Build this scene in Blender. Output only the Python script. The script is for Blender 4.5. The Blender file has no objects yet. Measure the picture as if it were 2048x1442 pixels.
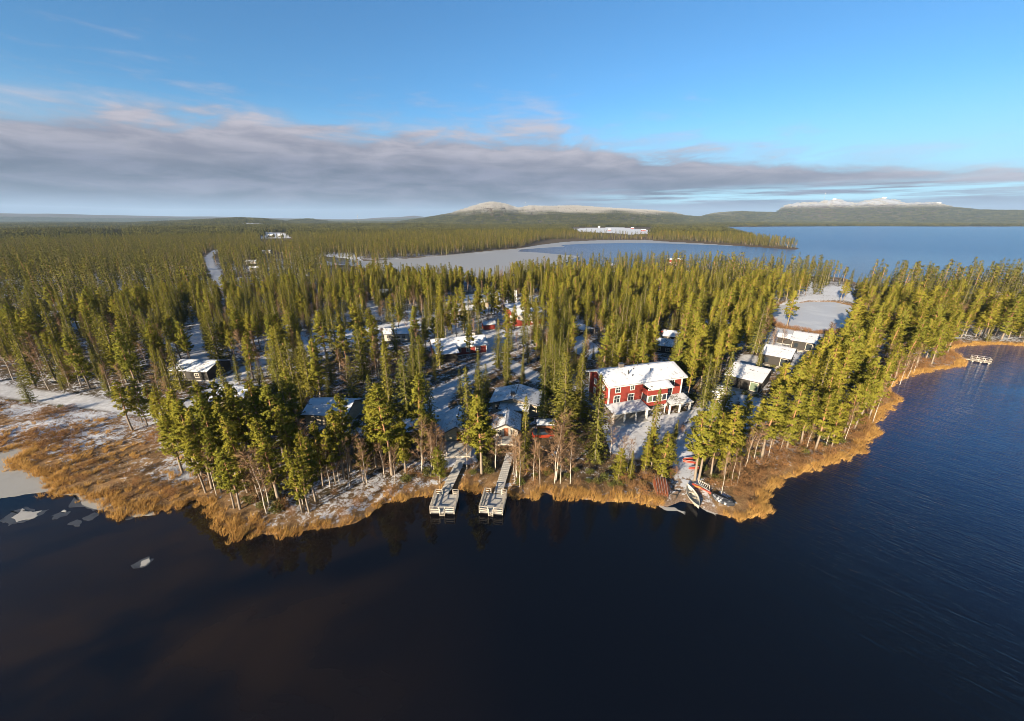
import bpy, math, random
import numpy as np
from mathutils import Vector, Matrix
R = math.radians
rng = np.random.default_rng(7)
random.seed(7)
SC = bpy.context.scene
COL = SC.collection

# ------------------------------------------------------------------ camera
F0, CAMH = 790.0, 40.0                       # focal length in pixels of a 2048 px wide frame, height above the lake
TH = math.atan((721 - 440) / F0)
cth, sth = math.cos(TH), math.sin(TH)
cam = bpy.data.cameras.new('camera')
cam.sensor_width = 36.0
cam.lens = 36.0 * F0 / 2048
cam.clip_start, cam.clip_end = 0.5, 60000
camo = bpy.data.objects.new('camera', cam); COL.objects.link(camo)
camo.location = (0, 0, CAMH)
camo.rotation_euler = (math.pi / 2 - TH, 0, 0)
SC.camera = camo

# ------------------------------------------------------------------ light
SUN_EL, SUN_AZ = 15.0, 216.7                 # azimuth clockwise from +Y
EXPOSURE = 1.8
SC.view_settings.view_transform = 'Standard'
SC.view_settings.look = 'None'
SC.view_settings.gamma = 1
SC.view_settings.exposure = EXPOSURE
SC.view_settings.use_curve_mapping = False
sl = bpy.data.lights.new('sun', 'SUN'); sl.energy = 5.0; sl.angle = R(0.53); sl.color = (1.0, 0.83, 0.60)
so = bpy.data.objects.new('sun', sl); COL.objects.link(so)
sdir = Vector((math.sin(R(SUN_AZ)) * math.cos(R(SUN_EL)), math.cos(R(SUN_AZ)) * math.cos(R(SUN_EL)), math.sin(R(SUN_EL))))
so.rotation_euler = sdir.to_track_quat('Z', 'Y').to_euler()

class NT:
    """tiny node-tree helper"""
    def __init__(s, nt): s.nt = nt
    def n(s, typ, **kw):
        nd = s.nt.nodes.new(typ)
        for k, v in kw.items():
            if k.startswith('i_'): nd.inputs[k[2:]].default_value = v
            else: setattr(nd, k, v)
        return nd
    def l(s, a, b): s.nt.links.new(a, b)
    def put(s, sock, v):
        if isinstance(v, bpy.types.NodeSocket): s.l(v, sock)
        else: sock.default_value = v
    def m(s, op, a, b=0.0, c=None, clamp=False):
        nd = s.nt.nodes.new('ShaderNodeMath'); nd.operation = op; nd.use_clamp = clamp
        s.put(nd.inputs[0], a); s.put(nd.inputs[1], b)
        if c is not None: s.put(nd.inputs[2], c)
        return nd.outputs[0]
    def ss(s, v, lo, hi, a=0.0, b=1.0):
        nd = s.nt.nodes.new('ShaderNodeMapRange'); nd.interpolation_type = 'SMOOTHSTEP'
        s.put(nd.inputs[0], v); s.put(nd.inputs[1], lo); s.put(nd.inputs[2], hi); s.put(nd.inputs[3], a); s.put(nd.inputs[4], b)
        return nd.outputs[0]
    def mix(s, f, a, b):
        nd = s.nt.nodes.new('ShaderNodeMix'); nd.data_type = 'RGBA'
        s.put(nd.inputs[0], f)
        for sock, v in ((nd.inputs[6], a), (nd.inputs[7], b)):
            if isinstance(v, tuple): v = (*v, 1.0) if len(v) == 3 else v
            s.put(sock, v)
        return nd.outputs[2]
    def noise(s, vec, scale, detail=3.0, rough=0.5, dist=0.0):
        nd = s.n('ShaderNodeTexNoise'); nd.inputs['Scale'].default_value = scale
        nd.inputs['Detail'].default_value = detail; nd.inputs['Roughness'].default_value = rough
        nd.inputs['Distortion'].default_value = dist
        if vec is not None: s.l(vec, nd.inputs['Vector'])
        return nd.outputs[0]
    def mapping(s, vec, scale=(1, 1, 1), rot=(0, 0, 0), loc=(0, 0, 0)):
        nd = s.n('ShaderNodeMapping'); nd.inputs['Scale'].default_value = scale
        nd.inputs['Rotation'].default_value = rot; nd.inputs['Location'].default_value = loc
        s.l(vec, nd.inputs['Vector']); return nd.outputs[0]
    def comb(s, x, y, z=0.0):
        nd = s.n('ShaderNodeCombineXYZ'); s.put(nd.inputs[0], x); s.put(nd.inputs[1], y); s.put(nd.inputs[2], z)
        return nd.outputs[0]

W = bpy.data.worlds.new('World'); SC.world = W; W.use_nodes = True
W.node_tree.nodes.clear(); g = NT(W.node_tree)
sky = g.n('ShaderNodeTexSky'); sky.sky_type = 'NISHITA'; sky.sun_disc = False
sky.sun_elevation = R(SUN_EL); sky.sun_rotation = R(SUN_AZ); sky.air_density = 1.0; sky.dust_density = 0.3; sky.ozone_density = 2.2; sky.altitude = 250
tc = g.n('ShaderNodeTexCoord'); sx = g.n('ShaderNodeSeparateXYZ'); g.l(tc.outputs['Generated'], sx.inputs[0])
X, Y, Z = sx.outputs
zc = g.m('MAXIMUM', Z, 0.006)
u = g.m('DIVIDE', X, zc); v = g.m('DIVIDE', Y, zc)
pv = g.comb(u, v, 0.0)
edge = g.m('SUBTRACT', v, g.m('MULTIPLY_ADD', u, 0.36, 5.2))
el = g.m('DIVIDE', Z, g.m('SQRT', g.m('ADD', g.m('MULTIPLY', X, X), g.m('MULTIPLY', Y, Y))))   # tan of elevation
azn = g.m('ARCTAN2', X, Y)
bil = g.noise(g.comb(g.m('MULTIPLY', azn, 4.2), g.m('MULTIPLY', el, 15.0), 1.3), 1.0, 7, 0.56, 0.5)
bil2 = g.noise(g.comb(g.m('MULTIPLY', azn, 9.0), g.m('MULTIPLY', el, 46.0), 4.1), 1.0, 6, 0.58, 0.4)
streak = g.noise(g.comb(g.m('MULTIPLY', azn, 5.0), g.m('MULTIPLY', el, 110.0), 0.0), 1.0, 5, 0.6)
e1 = g.m('ADD', g.m('ADD', edge, g.m('MULTIPLY', g.m('SUBTRACT', bil, 0.5), 6.5)), g.m('MULTIPLY', g.m('SUBTRACT', bil2, 0.5), 2.6))
cov = g.ss(e1, -0.35, 1.5)
wisp = g.m('MULTIPLY', g.ss(g.m('ADD', edge, g.m('ADD', g.m('MULTIPLY', g.m('SUBTRACT', bil2, 0.5), 6.0), g.m('MULTIPLY', g.m('SUBTRACT', bil, 0.5), 4.5))), -1.2, 1.6), 0.5)
cov = g.m('MAXIMUM', cov, wisp)
# a break in the far part of the bank on the right
gapband = g.m('MULTIPLY', g.ss(el, 0.027, 0.040), g.ss(el, 0.072, 0.050))
gap = g.m('MULTIPLY', g.m('MULTIPLY', gapband, g.ss(azn, 0.0, 0.45)), g.ss(streak, 0.40, 0.60))
cov = g.m('MULTIPLY', cov, g.m('SUBTRACT', 1.0, gap))
depthk = g.ss(e1, 0.3, 6.0)
lit = g.ss(g.m('ADD', g.m('MULTIPLY', bil, 0.45), g.m('MULTIPLY', bil2, 0.55)), 0.36, 0.66)
ccol_hi = g.mix(depthk, (0.60, 0.56, 0.61), (0.27, 0.275, 0.37))
ccol_lo = g.mix(depthk, (0.27, 0.265, 0.34), (0.118, 0.138, 0.205))
ccol = g.mix(lit, ccol_lo, ccol_hi)
lowb = g.m('MULTIPLY', g.ss(el, 0.050, 0.020), 0.8)
ccol = g.mix(lowb, ccol, g.mix(streak, (0.13, 0.19, 0.33), (0.25, 0.30, 0.41)))
skyc = g.n('ShaderNodeVectorMath', operation='MULTIPLY'); g.l(sky.outputs[0], skyc.inputs[0]); skyc.inputs[1].default_value = (0.30, 0.555, 0.725)
SKYS = 0.07
# cloud colours are display radiance; divide by the sky strength
cdiv = g.n('ShaderNodeVectorMath', operation='SCALE'); g.l(ccol, cdiv.inputs[0]); cdiv.inputs[3].default_value = 1.0 / (SKYS * 2 ** EXPOSURE)
lowpale = g.n('ShaderNodeVectorMath', operation='SCALE'); lowpale.inputs[0].default_value = (0.42, 0.70, 0.91); lowpale.inputs[3].default_value = 1.0 / (SKYS * 2 ** EXPOSURE)
clear = g.mix(g.m('MULTIPLY', g.ss(el, 0.24, 0.03), 0.8), skyc.outputs[0], lowpale.outputs[0])
outc = g.mix(g.m('MULTIPLY', cov, 0.97), clear, cdiv.outputs[0])
bg = g.n('ShaderNodeBackground'); bg.inputs['Strength'].default_value = SKYS
g.l(outc, bg.inputs['Color'])
wo = g.n('ShaderNodeOutputWorld'); g.l(bg.outputs[0], wo.inputs['Surface'])
SC.cycles.max_bounces = 8; SC.cycles.diffuse_bounces = 3; SC.cycles.glossy_bounces = 3; SC.cycles.transparent_max_bounces = 8
SC.cycles.volume_bounces = 0
SC.cycles.filter_width = 0.9; SC.cycles.use_denoising = True; SC.cycles.denoiser = 'OPENIMAGEDENOISE'; SC.cycles.denoising_prefilter = 'ACCURATE'; SC.cycles.denoising_input_passes = 'RGB_ALBEDO_NORMAL'

# ------------------------------------------------------------------ photograph -> place
def P(px, py, z=0.0):
    a = (px - 1024) / F0; b = (py - 721) / F0
    d = (a, cth - b * sth, -sth - b * cth)
    t = (z - CAMH) / d[2]
    return np.array([d[0] * t, d[1] * t])
def Q(x, y, z):
    f = y * cth - (z - CAMH) * sth; up = y * sth + (z - CAMH) * cth
    f = np.maximum(f, 0.01)
    return 1024 + F0 * x / f, 721 - F0 * up / f
def PP(lst, z=0.0): return np.array([P(a, b, z) for a, b in lst])
def pip(x, y, poly):
    x = np.asarray(x); y = np.asarray(y); ins = np.zeros(x.shape, bool)
    n = len(poly); j = n - 1
    for i in range(n):
        xi, yi = poly[i]; xj, yj = poly[j]
        if yi != yj:
            ins ^= ((yi > y) != (yj > y)) & (x < (xj - xi) * (y - yi) / (yj - yi) + xi)
        j = i
    return ins
def dist_poly(x, y, poly, closed=True):
    x = np.asarray(x, float); y = np.asarray(y, float)
    best = np.full(x.shape, 1e12); n = len(poly)
    for i in range(n if closed else n - 1):
        ax, ay = poly[i]; bx, by = poly[(i + 1) % n]
        dx, dy = bx - ax, by - ay; L = dx * dx + dy * dy
        if L == 0: continue
        t = np.clip(((x - ax) * dx + (y - ay) * dy) / L, 0, 1)
        best = np.minimum(best, (x - ax - t * dx) ** 2 + (y - ay - t * dy) ** 2)
    return np.sqrt(best)
def vnoise(x, y, s, seed=0):
    """smooth value noise 0..1 (numpy)"""
    x = np.asarray(x) / s; y = np.asarray(y) / s
    xi = np.floor(x).astype(np.int64); yi = np.floor(y).astype(np.int64)
    fx = x - xi; fy = y - yi; fx = fx * fx * (3 - 2 * fx); fy = fy * fy * (3 - 2 * fy)
    def h(a, b):
        k = (a * 374761393 + b * 668265263 + seed * 974711) & 0x7fffffff
        k = ((k ^ (k >> 13)) * 1274126177) & 0x7fffffff
        return ((k ^ (k >> 16)) & 0xffff) / 65535.0
    return (h(xi, yi) * (1 - fx) + h(xi + 1, yi) * fx) * (1 - fy) + (h(xi, yi + 1) * (1 - fx) + h(xi + 1, yi + 1) * fx) * fy

shore_px = [(0, 905), (40, 893), (66, 893), (58, 905), (28, 920), (20, 935), (60, 945), (98, 958), (92, 985), (125, 990), (160, 987), (170, 998), (212, 997), (220, 1012),
    (262, 1022), (285, 1024), (300, 1014), (330, 1022), (372, 1008), (388, 1000), (418, 1008), (432, 1030), (440, 1050), (470, 1058), (500, 1066), (540, 1070), (580, 1068), (620, 1060),
    (680, 1054), (712, 1046), (742, 1028), (760, 1010), (790, 1001), (830, 995), (862, 990), (890, 982), (930, 978), (965, 984), (1000, 990),
    (1040, 997), (1070, 996), (1078, 988), (1092, 986), (1110, 994), (1160, 998), (1210, 1004), (1262, 1004), (1300, 1010), (1335, 1014), (1362, 1003),
    (1392, 1010), (1410, 1020), (1432, 1028), (1470, 1036), (1510, 1030), (1528, 1015), (1526, 995), (1545, 975), (1560, 962), (1600, 948),
    (1650, 930), (1690, 917), (1722, 902), (1730, 884), (1757, 864), (1742, 852), (1760, 832), (1778, 812), (1806, 802), (1780, 788),
    (1774, 776), (1800, 760), (1840, 746), (1890, 737), (1925, 732), (1930, 722), (1905, 706), (1900, 697), (1935, 691), (1980, 689), (2048, 692)]
W1 = np.vstack([[(-3000, -3000), (-3000, -300), (-400, 20), (-160, 50)], PP(shore_px), [(260, 138), (330, 110), (600, 90), (3000, 0), (3000, -3000)]])
W2 = np.vstack([PP([(640, 512), (690, 517), (735, 523), (820, 517), (900, 510), (960, 504), (1040, 497), (1080, 490), (1130, 484), (1200, 480.5), (1290, 480), (1340, 484),
    (1400, 487), (1500, 493.5), (1560, 498), (1592, 499.5), (1600, 496), (1560, 490), (1500, 477), (1465, 463), (1438, 457), (1460, 454), (1560, 453), (1700, 452.5), (1900, 453), (2048, 453)]),
    [(7000, 5600), (9000, 4800), (5000, 1500), (1200, 480), (640, 340)], PP([(2048, 556), (1980, 560), (1900, 560), (1820, 562), (1750, 566), (1715, 566), (1690, 556), (1600, 548), (1500, 540), (1400, 536),
    (1300, 534), (1200, 536), (1100, 540), (1000, 548), (900, 556), (840, 552), (780, 542), (720, 534), (660, 524)])])
W3 = PP([(1548, 612), (1580, 607), (1625, 603), (1670, 604), (1702, 611), (1708, 625), (1702, 648), (1672, 662), (1630, 662), (1590, 656), (1556, 648), (1545, 630)], 0.2)
def sdist(x, y):
    """signed distance to the water's edge, positive on land"""
    d = None
    for w in (W1, W2, W3):
        q = dist_poly(x, y, w); q = np.where(pip(x, y, w), -q, q)
        d = q if d is None else np.minimum(d, q)
    return d
# hills: crest lines seen from the lake, as distance and height
def az_of(px): return math.atan2((px - 1024) / F0, 1 / cth)
def elev(px, py):
    a = (px - 1024) / F0; b = (py - 721) / F0
    return (-sth - b * cth) / math.hypot(a, cth - b * sth)
def crest(pts, D, front, back):
    az = np.array([az_of(p[0]) for p in pts]); el_ = np.array([elev(*p) for p in pts])
    Dd = np.array([D(p[0]) if callable(D) else D for p in pts], float)
    return az, CAMH + el_ * Dd - (13 if front < 3000 else 0), Dd, front, back
fell_D = lambda px: 4300 + 3200 * min(1, max(0, (px - 1250) / 350))
CRESTS = [
 crest([(780, 447), (830, 440), (870, 434), (905, 428), (940, 417), (965, 408), (985, 404), (1010, 408), (1035, 416), (1060, 412), (1100, 414), (1150, 413.5), (1220, 418), (1300, 421), (1345, 426), (1370, 432), (1400, 434), (1430, 426), (1480, 422), (1520, 424),
   (1552, 425), (1564, 412), (1580, 406), (1630, 404), (1655, 399), (1672, 399), (1700, 408), (1730, 400), (1752, 397), (1780, 401), (1800, 408), (1835, 405), (1862, 407), (1895, 415), (1950, 420), (2048, 421), (2200, 426), (2600, 436)], fell_D, 1700, 3500),
 crest([(250, 449), (330, 445), (420, 440), (480, 436.5), (520, 438), (560, 443), (600, 449)], 3600, 1500, 2000),
 crest([(560, 447), (590, 441), (620, 439), (640, 442), (700, 449)], 4600, 900, 1500),
 crest([(-1500, 424), (-500, 426), (0, 428), (100, 428), (200, 431), (300, 432), (420, 434), (560, 437), (700, 439), (760, 436), (800, 435), (830, 432), (850, 434), (880, 437), (1100, 440)], 11000, 3000, 4000)]
def hills(x, y):
    az = np.arctan2(x, y); d = np.hypot(x, y); h = np.zeros(np.shape(x))
    for a, z, D, fr, bk in CRESTS:
        zz = np.interp(az, a, z, left=0, right=0); DD = np.interp(az, a, D)
        zz = np.maximum(zz, 0)
        t = np.where(d < DD, (d - (DD - fr)) / fr, (DD + bk - d) / bk)
        t = np.clip(t, 0, 1); s = t * t * (3 - 2 * t)
        h = np.maximum(h, zz * s * (1 - 0.10 * (1 - s) * np.sin(az * 60 + d / 300)))
    return h
def ground_z(x, y, sd=None):
    x = np.asarray(x, float); y = np.asarray(y, float)
    if sd is None: sd = sdist(x, y)
    base = np.where(sd > 0, 0.42 * (1 - np.exp(-sd / 2.2)), np.maximum(sd * 0.35, -1.4))
    d = np.hypot(x, y)
    base = base + np.where(sd > 0, np.minimum(sd / 6, 1) * (vnoise(x, y, 5, 3) - 0.5) * 0.22, 0)
    far = np.clip((d - 700) / 900, 0, 1) * np.clip(sd / 150, 0, 1)
    base = base + far * ((vnoise(x, y, 520, 5) ** 1.5) * 13)
    return base + hills(x, y) * np.clip(sd / 60, 0, 1)

# ------------------------------------------------------------------ treeless ground
marsh_px = [(-500, 790), (0, 800), (120, 815), (250, 832), (335, 845), (345, 880), (372, 925), (392, 960), (405, 995), (440, 1030), (300, 1060), (0, 1020), (-600, 1100)]
MARSH = PP([(-300, 790)] + marsh_px[1:-2] + [(0, 960), (-300, 960)], 0.3)
MARSH = np.vstack([[(-260, 60), (-260, 112)], PP([(-60, 798), (0, 800), (120, 815), (250, 832), (335, 845), (352, 880), (378, 925), (398, 965), (415, 1005), (424, 1030), (330, 1050), (200, 1010), (60, 990), (-60, 950)], .3)])
PLAZA = PP([(1205, 850), (1300, 836), (1385, 822), (1402, 836), (1350, 850), (1300, 866), (1290, 900), (1255, 915), (1222, 905), (1212, 880)], .3)
BEACH = PP([(1322, 1022), (1340, 985), (1346, 950), (1343, 925), (1352, 895), (1378, 893), (1388, 925), (1395, 950), (1404, 972), (1425, 1000), (1440, 1030), (1400, 1032), (1350, 1026)], .3)
POND_BANK = PP([(1545, 616), (1575, 602), (1605, 594), (1640, 590), (1650, 575), (1690, 572), (1706, 592), (1712, 608), (1690, 601), (1620, 600)], .3)
FIELDS = [PP(q, 3) for q in ([(1128, 458.5), (1180, 457), (1245, 457), (1310, 460), (1312, 467), (1262, 470), (1215, 466), (1160, 462)], [(160, 462), (185, 460.5), (240, 461), (258, 463.5), (215, 465), (180, 464)],
          [(520, 470), (530, 466), (575, 467), (580, 475), (525, 476)], [(470, 454), (545, 453.5), (560, 455.5), (490, 456)])]
CLEAR = [PP(q, .3) for q in ([(595, 680), (640, 662), (760, 652), (840, 640), (850, 655), (740, 676), (640, 700)], [(1005, 600), (1080, 590), (1095, 608), (1080, 625), (1010, 610)],
         [(890, 600), (930, 590), (1000, 585), (1000, 625), (900, 640)], [(965, 660), (1010, 665), (1005, 720), (985, 735), (970, 700)],
         [(1140, 680), (1165, 670), (1200, 700), (1180, 720), (1150, 705)],
         [(1480, 790), (1525, 800), (1515, 850), (1490, 870), (1478, 840)], [(1550, 655), (1600, 662), (1595, 690), (1555, 690)], [(855, 790), (890, 775), (900, 830), (880, 850), (860, 840)],
         [(870, 900), (950, 895), (955, 925), (890, 935)])]
ROADS = [(np.vstack([[(-230, 112)], PP([(-60, 768), (0, 782), (90, 794), (180, 806), (270, 818), (345, 828), (420, 790), (500, 735), (560, 705), (640, 680), (740, 664), (830, 650), (880, 640), (960, 620), (1040, 600)], .3)]), 2.0),
         (PP([(432, 500), (416, 515), (422, 532), (436, 552), (441, 590)], .3), 3.0), (PP([(400, 650), (388, 700), (415, 740), (440, 770)], .3), 1.6),
         (PP([(880, 860), (866, 820), (885, 785), (960, 745), (990, 700), (980, 665), (900, 640)], .3), 2.4),
         (PP([(1000, 720), (1080, 760), (1150, 770), (1190, 800), (1240, 838), (1300, 845)], .3), 2.2),
         (PP([(1400, 835), (1450, 800), (1475, 750), (1500, 715)], .3), 2.0),
         (PP([(1255, 905), (1290, 880), (1340, 850)], .3), 2.0), (PP([(1362, 905), (1372, 880), (1400, 850)], .3), 1.5)]
def road_d(x, y):
    d = np.full(np.shape(x), 1e9)
    for q, w in ROADS: d = np.minimum(d, dist_poly(x, y, q, False) - w)
    return d

# ------------------------------------------------------------------ mesh helpers
def np_mesh(name, V, Fl, mats, midx=None, smooth=False):
    """V (n,3); Fl list of (k, array(m,k)) or a single (m,k) array"""
    me = bpy.data.meshes.new(name)
    if not isinstance(Fl, list): Fl = [Fl]
    Fl = [np.asarray(f, np.int32) for f in Fl if len(f)]
    V = np.asarray(V, np.float32)
    nl = sum(f.size for f in Fl); nf = sum(len(f) for f in Fl)
    me.vertices.add(len(V)); me.vertices.foreach_set('co', V.ravel())
    me.loops.add(nl); me.loops.foreach_set('vertex_index', np.concatenate([f.ravel() for f in Fl]))
    me.polygons.add(nf)
    tot = np.concatenate([np.full(len(f), f.shape[1]) for f in Fl]); st = np.concatenate([[0], np.cumsum(tot)[:-1]])
    me.polygons.foreach_set('loop_start', st.astype(np.int32))
    for m in (mats if isinstance(mats, (list, tuple)) else [mats]): me.materials.append(m)
    if midx is not None: me.polygons.foreach_set('material_index', np.asarray(midx, np.int32))
    me.polygons.foreach_set('use_smooth', np.full(nf, smooth))
    me.update(calc_edges=True)
    return me
def leaf_normals(L, axis=None, up=.28):
    """orient leaf triangles outward; smooth normals that follow the crown"""
    T3 = L.reshape(-1, 3, 3); fn = np.cross(T3[:, 1] - T3[:, 0], T3[:, 2] - T3[:, 0]); fn /= np.linalg.norm(fn, axis=1, keepdims=True) + 1e-9
    c = T3.mean(1); ax = np.zeros((len(c), 2)) if axis is None else axis; o = np.stack([c[:, 0] - ax[:, 0], c[:, 1] - ax[:, 1], np.zeros(len(c))], 1)
    r = np.linalg.norm(o, axis=1, keepdims=True) + 1e-6; o = o / r * np.minimum(1, r / .5); o[:, 2] = up
    dr = T3[:, 2] - (T3[:, 0] + T3[:, 1]) / 2; dr /= np.linalg.norm(dr, axis=1, keepdims=True) + 1e-9
    o = o * .8 + dr * .40; o /= np.linalg.norm(o, axis=1, keepdims=True) + 1e-9
    fl = (fn * o).sum(1) < 0; fn[fl] *= -1; T3 = T3.copy(); T3[fl] = T3[fl][:, [1, 0, 2]]
    n = o + fn * .55; n /= np.linalg.norm(n, axis=1, keepdims=True) + 1e-9
    return T3.reshape(-1, 3), n
def set_normals(me, n, skip=0):
    a = np.zeros((len(me.loops), 3), np.float32); a[skip:] = np.repeat(n, 3, 0); me.normals_split_custom_set(a.tolist())
def tag(o, label=None, cat=None, group=None, kind=None):
    if label: o['label'] = label
    if cat: o['category'] = cat
    if group: o['group'] = group
    if kind: o['kind'] = kind
    return o
def link(name, data, parent=None, loc=None, rot=None):
    o = bpy.data.objects.new(name, data); COL.objects.link(o)
    if parent is not None: o.parent = parent
    if loc is not None: o.location = loc
    if rot is not None: o.rotation_euler = rot
    return o
def thing(name, label, cat, loc, rz=0.0, group=None):
    o = link(name, None, None, loc, (0, 0, rz)); o.empty_display_size = 0.2
    return tag(o, label, cat, group)
class MB:
    def __init__(s): s.V = []; s.F = []
    def box(s, x0, x1, y0, y1, z0, z1):
        n = len(s.V)
        s.V += [(x0, y0, z0), (x1, y0, z0), (x1, y1, z0), (x0, y1, z0), (x0, y0, z1), (x1, y0, z1), (x1, y1, z1), (x0, y1, z1)]
        s.F += [tuple(n + i for i in f) for f in ((0, 3, 2, 1), (4, 5, 6, 7), (0, 1, 5, 4), (1, 2, 6, 5), (2, 3, 7, 6), (3, 0, 4, 7))]
        return s
    def hexa(s, a, b):
        """two quads a (4 pts) and b (4 pts) joined"""
        n = len(s.V); s.V += [tuple(p) for p in a] + [tuple(p) for p in b]
        s.F += [tuple(n + i for i in f) for f in ((0, 3, 2, 1), (4, 5, 6, 7), (0, 1, 5, 4), (1, 2, 6, 5), (2, 3, 7, 6), (3, 0, 4, 7))]
        return s
    def poly(s, pts):
        n = len(s.V); s.V += [tuple(p) for p in pts]; s.F.append(tuple(range(n, n + len(pts)))); return s
    def beam(s, a, b, w, h=None):
        """square bar from a to b"""
        h = h or w; a = Vector(a); b = Vector(b); d = (b - a).normalized()
        up = Vector((0, 0, 1)) if abs(d.z) < 0.95 else Vector((1, 0, 0))
        sd = d.cross(up).normalized() * (w / 2); u2 = sd.cross(d).normalized() * (h / 2)
        s.hexa([a - sd - u2, a + sd - u2, b + sd - u2, b - sd - u2], [a - sd + u2, a + sd + u2, b + sd + u2, b - sd + u2]); return s
    def tube(s, pts, rad, n=6, cap=True):
        pts = [Vector(p) for p in pts]; base = len(s.V)
        rad = rad if isinstance(rad, (list, tuple)) else [rad] * len(pts)
        for i, p in enumerate(pts):
            d = (pts[min(i + 1, len(pts) - 1)] - pts[max(i - 1, 0)]).normalized()
            ref = Vector((1, 0, 0)) if abs(d.x) < 0.8 else Vector((0, 1, 0))
            a = d.cross(ref).normalized(); b = d.cross(a)
            for k in range(n):
                t = 2 * math.pi * k / n; q = p + (a * math.cos(t) + b * math.sin(t)) * rad[i]; s.V.append(tuple(q))
        for i in range(len(pts) - 1):
            for k in range(n):
                s.F.append((base + i * n + k, base + i * n + (k + 1) % n, base + (i + 1) * n + (k + 1) % n, base + (i + 1) * n + k))
        if cap:
            s.F.append(tuple(base + k for k in range(n))[::-1]); s.F.append(tuple(base + (len(pts) - 1) * n + k for k in range(n)))
        return s
    def mesh(s, name, mat, smooth=False):
        me = bpy.data.meshes.new(name); me.from_pydata(s.V, [], s.F); me.materials.append(mat)
        if smooth:
            for p in me.polygons: p.use_smooth = True
        me.validate(); me.update(); return me
    def build(s, name, mat, parent=None, loc=None, rot=None, smooth=False):
        return link(name, s.mesh(name, mat, smooth), parent, loc, rot)

# ------------------------------------------------------------------ materials
MATS = {}
def material(name):
    m = bpy.data.materials.new(name); m.use_nodes = True; nt = m.node_tree; nt.nodes.clear()
    gg = NT(nt); out = gg.n('ShaderNodeOutputMaterial'); MATS[name] = m
    return m, gg, out
def pbr(name, col, rough=0.7, metal=0.0, var=0.25, scale=3.0, bump=0.0, bscale=20.0, col2=None, stretch=(1, 1, 1), spec=0.4):
    m, k, out = material(name)
    t = k.n('ShaderNodeTexCoord'); vec = k.mapping(t.outputs['Object'], stretch)
    n = k.noise(vec, scale, 4, 0.6)
    c2 = col2 or tuple(c * (1 - var) for c in col); c1 = tuple(min(1, c * (1 + var * 0.6)) for c in col) if not col2 else col
    b = k.n('ShaderNodeBsdfPrincipled'); b.inputs['Roughness'].default_value = rough; b.inputs['Metallic'].default_value = metal
    b.inputs['Specular IOR Level'].default_value = spec
    k.l(k.mix(k.ss(n, 0.3, 0.7), c2, c1), b.inputs['Base Color'])
    if bump:
        bn = k.n('ShaderNodeBump'); bn.inputs['Strength'].default_value = bump; bn.inputs['Distance'].default_value = 0.05
        k.l(k.noise(vec, bscale, 3), bn.inputs['Height']); k.l(bn.outputs[0], b.inputs['Normal'])
    k.l(b.outputs[0], out.inputs['Surface']); return m
M = {}
M['redwood'] = pbr('red_painted_boards', (0.20, 0.027, 0.018), 0.75, var=0.3, scale=6, stretch=(1, 1, 6), bump=.3)
M['logwood'] = pbr('weathered_grey_logs', (0.30, 0.25, 0.18), 0.85, var=0.4, scale=3, stretch=(0.4, 0.4, 5), bump=.4)
M['darkwood'] = pbr('black_stained_boards', (0.018, 0.015, 0.013), 0.7, var=0.4, scale=5, stretch=(3, 3, .5), bump=.3)
M['palewood'] = pbr('pale_grey_boards', (0.36, 0.33, 0.29), 0.8, var=0.25, scale=5, stretch=(3, 3, .5))
M['white'] = pbr('white_paint', (0.50, 0.49, 0.47), 0.5, var=0.06)
M['darkroof'] = pbr('dark_roof_felt', (0.045, 0.043, 0.045), 0.8)
M['concrete'] = pbr('grey_concrete', (0.30, 0.29, 0.27), 0.85, var=.2)
M['brick'] = pbr('chimney_brick', (0.10, 0.085, 0.075), 0.85, var=.4, scale=8)
M['orange'] = pbr('orange_varnished_wood', (0.42, 0.14, 0.03), 0.5, var=.25, scale=6)
M['plankwood'] = pbr('grey_dock_planks', (0.34, 0.33, 0.31), 0.85, var=.35, scale=4, stretch=(1, 4, 1), bump=.3)
M['palerail'] = pbr('pale_railing_wood', (0.36, 0.32, 0.265), 0.75, var=.2, scale=5)
M['metal'] = pbr('grey_metal', (0.16, 0.16, 0.17), 0.4, metal=.8, var=.15)
M['blackmetal'] = pbr('black_metal', (0.03, 0.03, 0.032), 0.5, var=.2)
M['canoe'] = pbr('rusty_red_hull', (0.20, 0.055, 0.025), 0.5, var=.35, scale=4)
M['kayakred'] = pbr('red_plastic_hull', (0.22, 0.035, 0.02), 0.45, var=.12)
M['kayakyellow'] = pbr('yellow_plastic_hull', (0.32, 0.19, 0.04), 0.45, var=.12)
M['boatwhite'] = pbr('off_white_boat_paint', (0.40, 0.38, 0.33), 0.4, var=.1)
M['boatwood'] = pbr('boat_inner_wood', (0.42, 0.36, 0.27), 0.7, var=.25, scale=5)
M['boatdark'] = pbr('dark_boat_hull', (0.035, 0.04, 0.05), 0.6, var=.4, scale=3)
M['carred'] = pbr('red_car_paint', (0.22, 0.03, 0.015), 0.25, var=.05, spec=.6)
M['carblue'] = pbr('blue_grey_car_paint', (0.07, 0.12, 0.20), 0.3, var=.05, spec=.6)
M['carwhite'] = pbr('white_car_paint', (0.6, 0.62, 0.64), 0.3, var=.05)
M['rubber'] = pbr('black_rubber', (0.02, 0.02, 0.02), 0.8)
M['rust'] = pbr('rust_brown_boards', (0.20, 0.07, 0.03), 0.8, var=.3, scale=4)
M['curtain'] = pbr('pale_curtain', (0.5, 0.5, 0.48), 0.9, var=.1)
M['furn'] = pbr('red_brown_furniture', (0.25, 0.07, 0.03), 0.6)
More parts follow.
